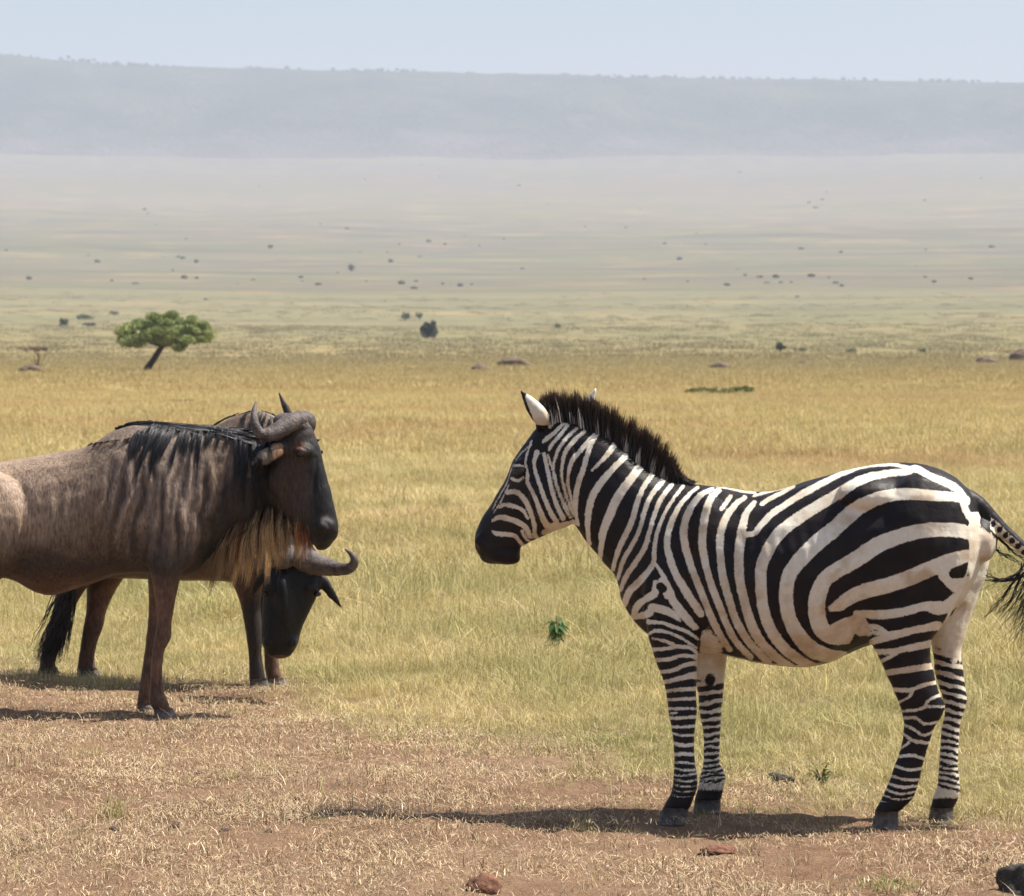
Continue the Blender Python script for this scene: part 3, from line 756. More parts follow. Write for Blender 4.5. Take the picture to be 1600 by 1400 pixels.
def build_wildebeest_front():
    BP = Plane(-1.755, 15.33, 3); HP = Plane(-1.2016, 15.30, 22)
    W1 = thing('wildebeest', 'brown wildebeest with golden beard standing with raised head, facing the zebra', 'wildebeest', (-2.3, 15.33, 0), 'wildebeest')
    u = Union()
    u.pairs(BP, [(-152, 790, -150, 850, .10), (-132, 762, -125, 895, .17), (-90, 738, -80, 915, .21), (-40, 726, -30, 910, .20), (10, 720, 12, 905, .19), (72, 709, 72, 930, .235), (138, 697, 130, 917, .245), (181, 671, 180, 900, .235), (215, 659, 225, 897, .22), (261, 662, 270, 903, .20), (300, 667, 302, 900, .18), (335, 669, 328, 872, .15), (370, 673, 358, 848, .125), (400, 677, 388, 828, .11), (430, 682, 418, 806, .095), (446, 690, 432, 790, .08)])
    u.pairs(HP, [(474, 650, 432, 662, .05), (486, 668, 415, 690, .085), (496, 692, 410, 728, .095), (503, 718, 414, 762, .09), (511, 748, 424, 793, .082), (518, 775, 446, 812, .074), (523, 798, 472, 828, .066), (527, 820, 486, 841, .074), (526, 838, 489, 849, .07), (518, 849, 494, 853, .05)])
    for sg in (-1, 1):
        u.blob(HP.pt(476, 705, .075 * sg), (np.array([.035, 0, .0]), np.array([0, 0, .035]), HP.L * .04))
        u.blob(HP.pt(450, 745, .05 * sg), (np.array([.09, 0, .0]), np.array([0, 0, .13]), HP.L * .055))
        u.blob(HP.pt(508, 822, .045 * sg), (np.array([.04, 0, .0]), np.array([0, 0, .045]), HP.L * .045))
        u.blob(BP.pt(265, 800, .12 * sg), (np.array([.13, 0, .0]), np.array([-.05, 0, .30]), BP.L * .10))
        u.blob(BP.pt(-50, 820, .13 * sg), (np.array([.24, 0, 0]), np.array([0, 0, .26]), BP.L * .11))
        u.blob(HP.pt(455, 660, .05 * sg), (np.array([.08, 0, -.02]), np.array([.02, 0, .045]), HP.L * .06))
        E = [(HP.pt(444, 699, .09 * sg), .030, .018), (HP.pt(431, 704, .15 * sg), .042, .018), (HP.pt(414, 714, .21 * sg), .044, .016), (HP.pt(400, 722, .25 * sg), .028, .012), (HP.pt(392, 726, .27 * sg), .008, .006)]
        if sg > 0: E = [(HP.pt(455, 690, .085), .03, .016), (HP.pt(472, 690, .14), .034, .015), (HP.pt(490, 690, .18), .024, .012), (HP.pt(503, 686, .20), .007, .006)]
        P = np.array([e[0] for e in E]); T = P[-1] - P[0]; T /= np.linalg.norm(T); a = np.cross(T, np.array([0.1, 1., .2])); a /= np.linalg.norm(a); b = np.cross(T, a)
        u.loft(P, [a * e[1] for e in E], [b * e[2] for e in E], 12)
    nf, ff = ground_off(BP, 262, 1124), ground_off(BP, 226, 1111)
    nf, ff = max(nf, -.17), min(ff, .17)
    nh, fh = -.14, .15
    u.leg(BP, [(800, 205, 300, .09), (850, 222, 293, .085), (885, 231, 287, .075), (908, 238, 281, .06), (944, 242, 274, .05), (975, 244, 269, .045), (998, 241, 268, .046), (1017, 238, 258, .036), (1053, 236, 254, .031), (1078, 234, 257, .033), (1094, 234, 262, .036), (1109, 240, 268, .034)], -.12, nf)
    u.leg(BP, [(800, 205, 300, .09), (870, 228, 285, .075), (944, 231, 262, .05), (998, 228, 255, .046), (1020, 226, 247, .036), (1053, 221, 242, .031), (1075, 217, 241, .035), (1098, 214, 238, .034)], .12, ff)
    for o_t, o_b, dx in ((-.165, nh, 0), (.165, fh, -34)):
        u.leg(BP, [(745, -130 , 16, .09), (795, -130, 60, .125), (830, -122, 66, .125), (862, -112, 54, .115), (890, -100, 22, .09), (920, -90 + dx * .3, -14 + dx * .2, .07), (950, -88 + dx * .6, -36 + dx * .5, .055), (985, -92 + dx, -52 + dx, .046), (1003, -94 + dx, -58 + dx, .04), (1040, -84 + dx, -60 + dx, .034), (1080, -78 + dx, -54 + dx, .034), (1100, -74 + dx, -46 + dx, .036)], o_t, o_b)
    u.tube([BP.pt(-140, 775), BP.pt(-160, 800), BP.pt(-168, 850), BP.pt(-166, 900)], [.035, .03, .022, .015])
    me = u.skin('body', .0095, 5)
    P, Nn = coords(me)
    off = BP.off(P); uv = project(BP.mirror_near(P)); rv = project(P); px, py = uv[:, 0], uv[:, 1]; rpx, rpy = rv[:, 0], rv[:, 1]
    # skin folds over ribs, shoulder and neck
    wob = (fbm(px / 40, py / 70, 3, 5) - .5) * 26
    fold = np.sin((px + wob + .12 * (py - 780)) * 2 * math.pi / 17.0) * .5 + np.sin((px * .8 + 1.6 * wob) * 2 * math.pi / 29.0) * .5
    reg = sstep(135, 190, px) * (1 - sstep(335, 400, px)) * sstep(680, 750, py) * (1 - sstep(855, 890, py))
    ribs = sstep(40, 80, px) * (1 - sstep(140, 170, px)) * sstep(740, 790, py) * (1 - sstep(860, 900, py))
    seam = -np.exp(-((px - (215 + (py - 720) * .35)) / 7) ** 2) * sstep(715, 740, py) * (1 - sstep(800, 850, py)) * .8 - np.exp(-((px - (36 + .05 * (py - 800))) / 6) ** 2) * sstep(730, 780, py) * (1 - sstep(880, 900, py)) * 1.3
    flank = np.clip(1 - np.abs(Nn[:, 2]) * 1.0, 0, 1)
    dis = (fold * reg * .0085 + np.sin((px + wob) * 2 * math.pi / 24) * ribs * .004 + seam * .010) * flank + (fbm(px / 45, py / 45, 3, 205) - .5) * .012 + (fbm(px / 13, py / 13, 3, 206) - .5) * .005
    G1 = [np.array(a, float) for a in ([(489, 842, .5), (505, 840, .5), (523, 834, .5)], [(508, 815, 1.5), (514, 822, 1.5)], [(458, 700, .5), (468, 696, 1), (478, 702, .5)], [(256, 1012, .5), (246, 1080, .5)], [(250, 890, 1), (258, 940, 1)], [(495, 715, 1), (490, 770, 1)])]
    dis -= np.exp(-(np.minimum(stroke_sdf(uv, G1), 0) / 2.2) ** 2) * .006
    P2 = P + Nn * dis[:, None]
    set_coords(me, P2)
    nz = fbm(px / 30, py / 30, 4, 9)
    c = mixc(np.tile(TAN, (len(P), 1)), BROWN, sstep(20, 190, px + (nz - .5) * 130) * .8)
    c = mixc(c, np.array([.165, .125, .10]), sstep(150, 210, px) * (1 - sstep(300, 350, px)) * .75)
    c = mixc(c, TAN * 1.25, (1 - sstep(-20, 50, px)) * .7)
    c = mixc(c, DARK * .9, sstep(800, 892, py + (nz - .5) * 40) * .92)  # darker underside coat, with the belly's shade painted into it
    brin_fold = sstep(.1, .85, fold) * reg
    c = mixc(c, c * 1.8, np.clip(brin_fold, 0, 1) * .7); c = mixc(c, DARK * 1.2, sstep(.05, .8, -fold) * np.maximum(reg, ribs * .15) * .85)  # brindle with fold shading painted in: crests lighter, creases darker
    neck = sstep(330, 366, px + (py - 740) * .34 + (nz - .5) * 40)
    c = mixc(c, BLACK * 1.3, neck * .92)  # dark neck fur, with the head's cast shadow painted in
    hd = sstep(395, 415, px) * (rpy < 900)
    c = mixc(c, DARK * .8, hd)
    c = mixc(c, np.array([.07, .052, .044]), hd * np.exp(-((px - 470) / 14) ** 2 - ((py - 770) / 45) ** 2) * (.4 + nz))
    c = mixc(c, np.array([.16, .085, .05]), hd * np.exp(-((px - 467) / 8) ** 2 - ((py - 698) / 7) ** 2))
    c = mixc(c, np.array([.048, .032, .025]), hd * sstep(425, 440, px) * (1 - sstep(472, 484, px)) * sstep(690, 720, py) * (1 - sstep(790, 815, py)) * (.35 + .9 * nz))
    c = mixc(c, BLACK * .8, sstep(480, 490, px + (py - 740) * -.1) * (py > 690))
    c = mixc(c, np.array([.045, .04, .042]), np.exp(-((px - 512) / 7) ** 2 - ((py - 818) / 9) ** 2))
    bs = (rpx > 410) & (rpx < 495) & (rpy < 667); c[bs] = np.array([.10, .08, .078])
    er = (HP.off(P) < -.118) & (rpx > 385) & (rpx < 442) & (rpy > 680) & (rpy < 745)
    c[er] = mixc(np.tile(np.array([.26, .15, .09]), (er.sum(), 1)), (.15, .115, .09), 1 - sstep(420, 434, rpx[er])) * (.5 + nz[er])[:, None]
    leg = sstep(885, 925, py) * (px < 330)
    c = mixc(c, RED, leg * .9); c = mixc(c, RED * 1.9, leg * sstep(.45, .75, nz) * .6)
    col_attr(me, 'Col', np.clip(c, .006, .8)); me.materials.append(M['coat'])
    link('body', me, W1); tree = bvh(me)
    eyes(tree, HP, 470, 709, .015, W1, .65)
    for sg in (-1, 1):
        if sg < 0: pts = [HP.pt(470, 655, -.02), HP.pt(452, 662, -.08), HP.pt(428, 676, -.16), HP.pt(409, 679, -.21), HP.pt(399, 665, -.23), HP.pt(397, 645, -.21), HP.pt(400, 627, -.17)]
        else: pts = [HP.pt(474, 655, .02), HP.pt(480, 660, .08), HP.pt(476, 672, .16), HP.pt(466, 672, .21), HP.pt(455, 655, .22), HP.pt(445, 634, .20), HP.pt(436, 614, .165)]
        horn_part(pts, [.044, .046, .040, .030, .023, .016, .003], W1)
    hoof(BP, W1, 240, 270, 1107, 1124, nf, .04, 9, M['pale_hoof'], 1)
    hoof(BP, W1, 214, 240, 1097, 1111, ff, .04, 3, M['hoof'], 1)
    hoof(BP, W1, -72, -42, 1099, 1118, nh, .04, 4, M['hoof'], 1); hoof(BP, W1, -106, -76, 1099, 1110, fh, .04, 4, M['hoof'], 1)
    K0 = (.011, .011, .014)
    specs = [(140, 697, 182, 672, 42, -8, K0, 1.6), (170, 678, 232, 658, 82, -28, K0, 3.4), (225, 658, 300, 666, 66, -10, K0, 2.4), (236, 660, 262, 662, 95, -14, K0, .5),
             (298, 667, 330, 669, 90, 4, K0, 1.5), (318, 668, 352, 671, 140, 6, K0, 2.1), (345, 671, 376, 674, 60, 2, K0, .8), (70, 709, 145, 697, 7, -9, (.05, .03, .022), .5), (150, 686, 372, 674, 14, -6, K0, 1.0), (346, 673, 370, 675, 150, 2, K0, 1.5)]
    pa, co = mane_strands(tree, BP, specs, 4600)
    hair('mane', pa, rng.uniform(.0012, .0026, len(pa)), co, W1)
    # beard
    n = 1900; paths, cols = [], []
    for j in range(n):
        lk = rng.integers(0, 34); hs = math.sin(lk * 78.233) * 43758.5453; hs -= math.floor(hs); hs2 = math.sin(lk * 39.11 + 2) * 9731.3; hs2 -= math.floor(hs2)
        t = np.clip((lk + hs + rng.normal(0, .55)) / 34, 0, 1); rx = lerp(346, 482, t); lat = (hs2 - .5) * .11 + rng.normal(0, .012); cx = lerp(346, 482, (lk + hs) / 34)
        ry = np.interp(rx, [352, 380, 410, 440, 482], [838, 822, 806, 808, 826]) - rng.uniform(-12, 16)
        ty = np.interp(rx, [352, 372, 400, 425, 450, 482], [908, 905, 896, 888, 868, 856]) - 26 + 38 * hs2 + rng.normal(0, 7)
        pl = HP if rx > 430 else BP; dx = lerp(-20, 2, sstep(352, 450, rx)) + rng.normal(0, 2.5) + (hs - .5) * 12 + (cx - rx) * .7
        r_ = pl.pt(rx, ry, lat - .02); e_ = pl.pt(rx + dx, ty, lat - .03)
        s = np.linspace(0, 1, 7)[:, None]; p = r_ + (e_ - r_) * s; p[:, 2] += .012 * np.sin(math.pi * s[:, 0]) ; p[:, 0] += (rng.normal(0, .006) + (hs2 - .5) * .03) * np.sin(s[:, 0] * math.pi)
        gold = np.array([.68, .47, .24]) * rng.uniform(.7, 1.15) * (.45 + .8 * hs) if rng.random() < .8 else np.array([.20, .07, .025])
        if rx > 466: gold = np.array([.33, .12, .04]) * rng.uniform(.6, 1.4)
        c = np.tile(gold, (7, 1)); c = mixc(c, (.03, .018, .012), (1 - sstep(.0, .6, s[:, 0] + rng.normal(0, .08))) * .95)
        paths.append(p); cols.append(c)
    hair('beard', paths, rng.uniform(.0013, .0026, n), np.array(cols), W1)
    n = 300; paths = []
    for j in range(n):
        s0 = BP.pt(-166, rng.uniform(840, 905), rng.normal(0, .01)); s = np.linspace(0, 1, 6)[:, None]
        paths.append(s0 + s * np.array([rng.normal(0, .05), rng.normal(0, .05), -rng.uniform(.2, .45)]))
    hair('tail_tuft', paths, rng.uniform(.002, .003, n), np.tile(BLACK, (n, 6, 1)), W1)
build_wildebeest_front()

def build_wildebeest_back():
    BP = Plane(-1.297, 16.55, 25); HP = Plane(at_depth(450, 870, 16.05)[0], 16.05, 58)
    W2 = thing('wildebeest', 'dark wildebeest with lowered head, standing behind the bearded one', 'wildebeest', (-1.9, 16.9, 0), 'wildebeest')
    u = Union()
    u.pairs(BP, [(84, 790, 84, 845, .09), (100, 765, 100, 888, .17), (150, 745, 150, 902, .2), (220, 732, 215, 905, .23), (290, 705, 285, 908, .235), (340, 664, 338, 908, .225), (385, 643, 375, 912, .19), (420, 645, 398, 905, .16), (448, 668, 405, 890, .135), (466, 710, 406, 880, .115), (474, 770, 410, 872, .10), (476, 820, 418, 872, .09)])
    # head, seen from the front and hanging down
    def hpt(px, py, dy): return at_depth(px, py, 16.02 + dy)
    st = [(850, 425, 488, .075, .10), (872, 418, 500, .095, .06), (900, 413, 503, .10, .02), (928, 411, 497, .095, .0), (958, 409, 483, .085, -.02), (985, 408, 471, .075, -.03), (1006, 409, 466, .07, -.03), (1018, 415, 459, .055, -.03)]
    A = catmull(st, 4); C, U_, V_ = [], [], []
    for py, xl, xr, hd, dy in A:
        l, r = hpt(xl, py, dy), hpt(xr, py, dy); C.append((l + r) / 2); U_.append((r - l) / 2); V_.append(np.array([0, hd, 0]))
    u.loft(C, U_, V_)
    for sx, cx_ in ((1, 484), (-1, 424)):         # brows, cheeks and nostrils give the hanging face its planes
        u.blob(hpt(cx_, 918, -.045), (np.array([.035, 0, .0]), np.array([0, 0, .04]), np.array([0, .05, 0])))
        u.blob(hpt(438 + sx * 17, 1003, -.075), (np.array([.028, 0, .0]), np.array([0, 0, .035]), np.array([0, .03, 0])))
    u.blob(hpt(446, 945, -.075), (np.array([.045, 0, 0]), np.array([-.015, 0, .16]), np.array([0, .05, 0])))
    def ear(E):
        P = np.array([e[0] for e in E]); T = P[-1] - P[0]; T /= np.linalg.norm(T); a = np.cross(T, np.array([0.1, 1., .1])); a /= np.linalg.norm(a); b = np.cross(T, a)
        u.loft(P, [a * e[1] for e in E], [b * e[2] for e in E], 12)
    ear([(hpt(494, 893, .03), .025, .018), (hpt(506, 910, .0), .034, .016), (hpt(518, 928, -.01), .028, .014), (hpt(528, 942, -.01), .016, .01), (hpt(535, 951, -.01), .005, .005)])
    ear([(hpt(420, 893, .05), .022, .018), (hpt(408, 905, .1), .03, .016), (hpt(398, 920, .14), .022, .012), (hpt(394, 932, .16), .006, .005)])
    nf, ff = ground_off(BP, 404, 1076), ground_off(BP, 434, 1073); nh, fh = ground_off(BP, 76, 1052), ground_off(BP, 138, 1057)
    u.leg(BP, [(820, 350, 430, .09), (880, 352, 424, .085), (905, 362, 412, .07), (940, 376, 406, .052), (980, 384, 408, .045), (1000, 387, 409, .044), (1020, 389, 408, .034), (1042, 390, 411, .034), (1062, 390, 415, .035)], min(-.08, nf), nf)
    u.leg(BP, [(820, 380, 450, .085), (880, 390, 448, .075), (940, 404, 436, .05), (990, 410, 434, .045), (1010, 413, 433, .035), (1040, 414, 436, .033), (1062, 417, 441, .035)], .10, ff)
    u.leg(BP, [(800, 90, 200, .09), (860, 92, 196, .1), (900, 90, 150, .08), (930, 90, 126, .06), (965, 80, 108, .048), (985, 75, 103, .044), (1010, 68, 92, .034), (1035, 63, 86, .034), (1046, 62, 88, .034)], -.11, min(nh, -.05))
    u.leg(BP, [(800, 100, 220, .09), (860, 122, 214, .1), (895, 134, 197, .085), (925, 137, 178, .065), (955, 136, 165, .05), (980, 131, 160, .044), (1005, 127, 151, .036), (1030, 123, 147, .034), (1046, 121, 150, .035)], .12, fh)
    me = u.skin('body', .0105, 6)
    P, Nn = coords(me); uv = project(BP.mirror_near(P)); rv = project(P); px, py = uv.T; rpx, rpy = rv.T
    nz = fbm(px / 28, py / 28, 4, 41)
    c = np.tile(BROWN * 1.0, (len(P), 1)); c = mixc(c, TAN, (1 - sstep(.3, .7, nz)) * .25)
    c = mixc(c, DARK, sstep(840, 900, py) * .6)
    leg = sstep(885, 915, rpy) * (rpx < 460); c = mixc(c, RED * .9, leg * .9); c = mixc(c, RED * 1.7, leg * sstep(.5, .75, nz) * .6)
    frontleg = leg * ((rpx > 380) & (rpx < 414)) * sstep(905, 950, rpy); c = mixc(c, DARK * .8, frontleg)
    headm = (P[:, 1] < 16.22) & (rpy > 830) & (rpx > 385); headm = headm & ~((rpy > 1024)) & ((rpx > 407) | (rpy < 940))
    c[headm] = BLACK[None] * (.35 + .9 * nz[headm])[:, None]
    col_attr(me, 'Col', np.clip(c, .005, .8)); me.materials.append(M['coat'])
    link('body', me, W2); tree = bvh(me)
    for px_, py_ in ((496, 928), (414, 928)):
        q = hpt(px_, py_, -.055); b = Union(); b.blob(q, (np.array([.017, 0, 0]), np.array([0, .017, 0]), np.array([0, 0, .015])), 12)
        link('eye', new_mesh('eye', np.concatenate(b.V), b.F, M['eye']), W2)
    horn_part([hpt(462, 868, -.02), hpt(482, 878, -.03), hpt(504, 884, -.05), hpt(526, 889, -.10), hpt(546, 888, -.14), hpt(554, 877, -.16), hpt(549, 866, -.165), hpt(539, 858, -.165)], [.062, .068, .052, .036, .028, .022, .014, .003], W2)
    horn_part([hpt(456, 868, -.02), hpt(440, 872, -.05), hpt(425, 872, -.02), hpt(404, 878, .04), hpt(388, 874, .08), hpt(381, 862, .10), hpt(384, 850, .11)], [.058, .06, .052, .036, .026, .016, .003], W2)
    hoof(BP, W2, 391, 416, 1060, 1076, nf, .04, 4, M['hoof'], 1); hoof(BP, W2, 419, 443, 1060, 1073, ff, .04, 8, M['pale_hoof'], 1)
    hoof(BP, W2, 62, 88, 1043, 1053, min(nh, -.05), .04, 3, M['hoof'], 1); hoof(BP, W2, 121, 150, 1044, 1057, fh, .04, 6, M['hoof'], 1)
    # tail
    n = 520; paths = []; cols = []
    for j in range(n):
        t = rng.random(); a = catmull([(108, 880), (104, 930), (92, 975), (80, 1012), (70, 1040)], 6)
        i0 = int(rng.uniform(0, .55) * (len(a) - 1)); idx = np.linspace(i0, len(a) - 1 - int(rng.uniform(0, .3) * len(a)), 8).astype(int)
        w_ = rng.normal(0, 1); pp = [BP.pt(a[i][0] + w_ * (6 + 6 * q / 7) + rng.normal(0, 1) * q / 7, a[i][1] + rng.normal(0, 3), -.16 + rng.normal(0, .02)) for q, i in enumerate(idx)]
        paths.append(pp); cols.append(np.tile(BLACK * rng.uniform(.7, 2.5), (8, 1)))
    for j in range(14):
        s = np.linspace(0, 1, 8); x0, y0 = rng.uniform(88, 100), rng.uniform(930, 965)
        paths.append([BP.pt(x0 - 28 * q * rng.uniform(.7, 1), y0 + 30 * q + 12 * q * q, -.18) for q in s]); cols.append(np.tile(BLACK, (8, 1)))
    hair('tail', paths, rng.uniform(.002, .0042, len(paths)), np.array(cols), W2)
    specs = [(335, 668, 385, 646, 14, -8, (.012, .011, .012), .6), (385, 642, 440, 660, 50, -4, (.012, .011, .012), 1.5)]
    pa, co = mane_strands(tree, BP, specs, 500)
    hair('mane', pa, rng.uniform(.0012, .0022, len(pa)), co, W2)
build_wildebeest_back()

# ------------------------------------------------------------------ grass and straw (uncountable ground cover)
def make_grass_mat(name, straw=False):
    m, nt, b = mat(name); p = wpos(nt)
    n1 = noise(nt, .55, 4, .6, vec=p); n2 = noise(nt, .06, 4, .6, vec=p)
    sp = N(nt, 'ShaderNodeSeparateXYZ'); nt.links.new(p, sp.inputs[0])
    oi = N(nt, 'ShaderNodeObjectInfo')
    a = attr(nt, 'Col').outputs['Color']
    if straw: c = a
    else:
        g = maprange(nt, math_n(nt, 'ADD', math_n(nt, 'MULTIPLY', n1.outputs[0], .65), math_n(nt, 'MULTIPLY', n2.outputs[0], .45)), .45, .66, 0, 1)
        g = math_n(nt, 'MULTIPLY', g, maprange(nt, sp.outputs[1], 30, 110, .7, .2))
        c = mix(nt, g, a, (.26, .27, .09))
        c = mix(nt, math_n(nt, 'MULTIPLY', maprange(nt, n2.outputs[0], .46, .60, 0, .5), maprange(nt, sp.outputs[1], 20, 40, 0, 1)), c, (.50, .30, .16))
        c = mix(nt, maprange(nt, sp.outputs[1], 40, 140, 0, .75), c, (.47, .375, .165))
        c = mix(nt, maprange(nt, sp.outputs[1], 85, 330, 0, .95), c, (.275, .24, .13))
    vm = N(nt, 'ShaderNodeVectorMath', operation='SCALE'); nt.links.new(c, vm.inputs[0]); nt.links.new(maprange(nt, oi.outputs['Random'], 0, 1, .82, 1.14), vm.inputs['Scale'])
    nt.links.new(vm.outputs[0], b.inputs['Base Color']); b.inputs['Roughness'].default_value = .7; b.inputs['Specular IOR Level'].default_value = .2
    tr = N(nt, 'ShaderNodeBsdfTranslucent'); nt.links.new(vm.outputs[0], tr.inputs[0])
    ms = N(nt, 'ShaderNodeMixShader'); ms.inputs[0].default_value = .0 if straw else .22
    nt.links.new(b.outputs[0], ms.inputs[1]); nt.links.new(tr.outputs[0], ms.inputs[2])
    nt.links.new(ms.outputs[0], nt.nodes['Material Output'].inputs[0])
    return m
M['grass'] = make_grass_mat('grass_blades'); M['straw'] = make_grass_mat('dry_straw', True)
GREENS = np.array([[.62, .49, .235], [.70, .57, .32], [.54, .41, .18], [.42, .375, .125], [.26, .28, .085], [.76, .65, .42]])
def clump_mesh(name, n, rad, h0, h1, wid, lean, pal, pw, material, flat=False):
    ci = rng.choice(len(pal), n, p=np.array(pw) / np.sum(pw)); rr = rad * np.sqrt(rng.random(n)); aa = rng.random(n) * 6.283
    root = np.stack([rr * np.cos(aa), rr * np.sin(aa), np.zeros(n)], 1); h = rng.uniform(h0, h1, n) * (1 - .35 * (rr / rad) ** 2)
    d = rng.random(n) * 6.283; dv = np.stack([np.cos(d), np.sin(d), 0 * d], 1); sv = np.stack([-np.sin(d), np.cos(d), 0 * d], 1)
    ta = rng.random(n) * 6.283; sv = np.where((rng.random(n) < .6)[:, None], sv, np.stack([np.cos(ta), np.sin(ta), 0 * ta], 1))
    l = np.abs(rng.normal(0, lean, n)); V = []
    ks = [0, .4, .75, 1.0]
    for q in ks:
        if flat:
            ang = rng.uniform(0, 0, n); c = root + dv * (h * q)[:, None] + sv * (l * h * q * q * .6)[:, None]; c[:, 2] += rng.uniform(.001, .006, n) + np.abs(np.sin(q * math.pi)) * rng.uniform(0, .02, n)
            side = np.stack([-np.sin(d), np.cos(d), rng.normal(0, .4, n)], 1)
        else:
            c = root + dv * (h * l * q ** 1.8)[:, None]; c[:, 2] += h * q * (1 - .28 * np.minimum(l, 1.5) * q); side = sv
        w_ = wid * rng.uniform(.7, 1.3, n) * (1 - q * .85) if q < 1 else np.zeros(n)
        V += [c - side * w_[:, None] / 2, c + side * w_[:, None] / 2] if q < 1 else [c]
    V = np.stack(V, 1); m = V.shape[1]; b = np.arange(n)[:, None] * m
    tris = np.array([[0, 1, 3], [0, 3, 2], [2, 3, 5], [2, 5, 4], [4, 5, 6]])
    F = (b[:, :, None] + tris[None]).reshape(-1, 3)
    me = fast_mesh(name, V.reshape(-1, 3), F, material, False)
    C = np.repeat((pal[ci] * rng.uniform(.75, 1.25, (n, 1)))[:, None], m, 1)
    col_attr(me, 'Col', C.reshape(-1, 3)); return me
def scatter(name, X, Y, scl, protos, sink=.0, tilt=.08):
    """one stuff object: points on the ground that carry the given clumps"""
    cl = bpy.data.collections.new(name + '_clumps')
    for q, me in enumerate(protos): cl.objects.link(bpy.data.objects.new('%s_clump_%02d' % (name, q), me))
    n = len(X); me = bpy.data.meshes.new(name); me.vertices.add(n)
    me.vertices.foreach_set('co', np.stack([X, Y, ground_h(X, Y) - sink], 1).astype(np.float32).ravel())
    a = me.attributes.new('rot', 'FLOAT_VECTOR', 'POINT'); a.data.foreach_set('vector', np.stack([rng.normal(0, tilt, n), rng.normal(0, tilt, n), rng.random(n) * 6.283], 1).astype(np.float32).ravel())
    a = me.attributes.new('scl', 'FLOAT', 'POINT'); a.data.foreach_set('value', np.asarray(scl, np.float32))
    a = me.attributes.new('idx', 'INT', 'POINT'); a.data.foreach_set('value', rng.integers(0, len(protos), n).astype(np.int32))
    o = kind(link(name, me), 'stuff')
    t = bpy.data.node_groups.new(name, 'GeometryNodeTree')
    t.interface.new_socket('Geometry', in_out='INPUT', socket_type='NodeSocketGeometry'); t.interface.new_socket('Geometry', in_out='OUTPUT', socket_type='NodeSocketGeometry')
    gi, go = t.nodes.new('NodeGroupInput'), t.nodes.new('NodeGroupOutput'); ip = t.nodes.new('GeometryNodeInstanceOnPoints'); cn = t.nodes.new('GeometryNodeCollectionInfo')
    cn.inputs[0].default_value = cl; cn.inputs['Separate Children'].default_value = True; cn.inputs['Reset Children'].default_value = True
    t.links.new(gi.outputs[0], ip.inputs['Points']); t.links.new(cn.outputs[0], ip.inputs['Instance']); ip.inputs['Pick Instance'].default_value = True
    for nm, ty, sock in (('idx', 'INT', 'Instance Index'), ('rot', 'FLOAT_VECTOR', 'Rotation'), ('scl', 'FLOAT', 'Scale')):
        na = t.nodes.new('GeometryNodeInputNamedAttribute'); na.data_type = ty; na.inputs[0].default_value = nm; t.links.new(na.outputs[0], ip.inputs[sock])
    t.links.new(ip.outputs[0], go.inputs[0])
    o.modifiers.new('scatter', 'NODES').node_group = t
    return o
def field(y0, y1, dens, marg=1.6):                 # random points over the wedge of ground that is in view, with a margin
    w0, w1 = y0 * .25 + marg, y1 * .25 + marg; n = int((w0 + w1) * (y1 - y0) * dens)
    t = rng.random(n * 2); y = y0 + (y1 - y0) * t; keep = rng.random(n * 2) < (y * .25 + marg) / w1; y = y[keep]
    x = rng.uniform(-1, 1, len(y)) * (y * .25 + marg)
    m = min(len(x), n); return x[:m], y[:m]
G = lambda n, r, a, b, w_, l, pw: [clump_mesh('tuft', n, r, a, b, w_, l, GREENS, pw, M['grass']) for _ in range(6)]
PW = [4, 2.6, 3, 1.9, 1.1, 2.0]
x, y = field(11.3, 24, 88); d = dirt_mask(x, y); tall = .30 + .66 * sstep(-.6, 5.0, y - np.interp(x, BX, BY))
keep = rng.random(len(x)) > d * .96; x, y, tall = x[keep], y[keep], tall[keep]
tall *= .65 + .8 * fbm(x / .5, y / .5, 3, 71)
tall *= np.where(rng.random(len(x)) < .05 + .12 * (fbm(x / 1.1, y / 1.1, 3, 77) > .58), rng.uniform(1.4, 2.1, len(x)), 1)
kp = (np.hypot(x - .284, (y - 18.75) * .4) > .17); x, y, tall = x[kp], y[kp], tall[kp]
scatter('meadow_grass', x, y, tall, G(62, .15, .05, .19, .0034, 1.35, PW), .004)
x, y = field(24, 48, 22); scatter('field_grass', x, y, .7 + .7 * fbm(x / 1.2, y / 1.2, 3, 72), G(60, .24, .08, .22, .006, 1.2, PW), .005)
x, y = field(48, 110, 5.0, 2); scatter('far_field_grass', x, y, .6 + .8 * fbm(x / 3, y / 3, 3, 73), G(80, .5, .11, .26, .013, .9, [4, 2, 4, 1.5, .6, 1]), .01)
x, y = field(110, 380, .75, 3); kf = rng.random(len(x)) > sstep(120, 330, y); x, y = x[kf], y[kf]; scatter('distant_grass', x, y, .6 + .8 * fbm(x / 8, y / 8, 3, 74), G(90, 1.2, .14, .34, .032, .6, [4, 2, 4, 1.2, .4, 1]), .02)
x, y = field(240, 1100, .045, 4); kf = rng.random(len(x)) > ((y - 240) / 860) ** .6; x, y = x[kf], y[kf]
scatter('plain_grass', x, y, .6 + .8 * fbm(x / 20, y / 20, 3, 75), G(90, 2.6, .2, .45, .085, .6, [4, 2, 4, 1.6, .6, 1]), .03)
x, y = field(11.2, 19.6, 110); e_ = y - np.interp(x, BX, BY); d = dirt_mask(x, y)
keep = (e_ > -1.1) & (e_ < 2.6) & (rng.random(len(x)) > d * .93) & (rng.random(len(x)) < .35 + 1.1 * fbm(x / .4, y / .4, 3, 79)); x, y = x[keep], y[keep]
scatter('short_grass', x, y, .6 + .7 * rng.random(len(x)), G(26, .10, .025, .085, .0034, 1.3, [4, 3, 3.5, 1.4, .6, 1.6]), .002)
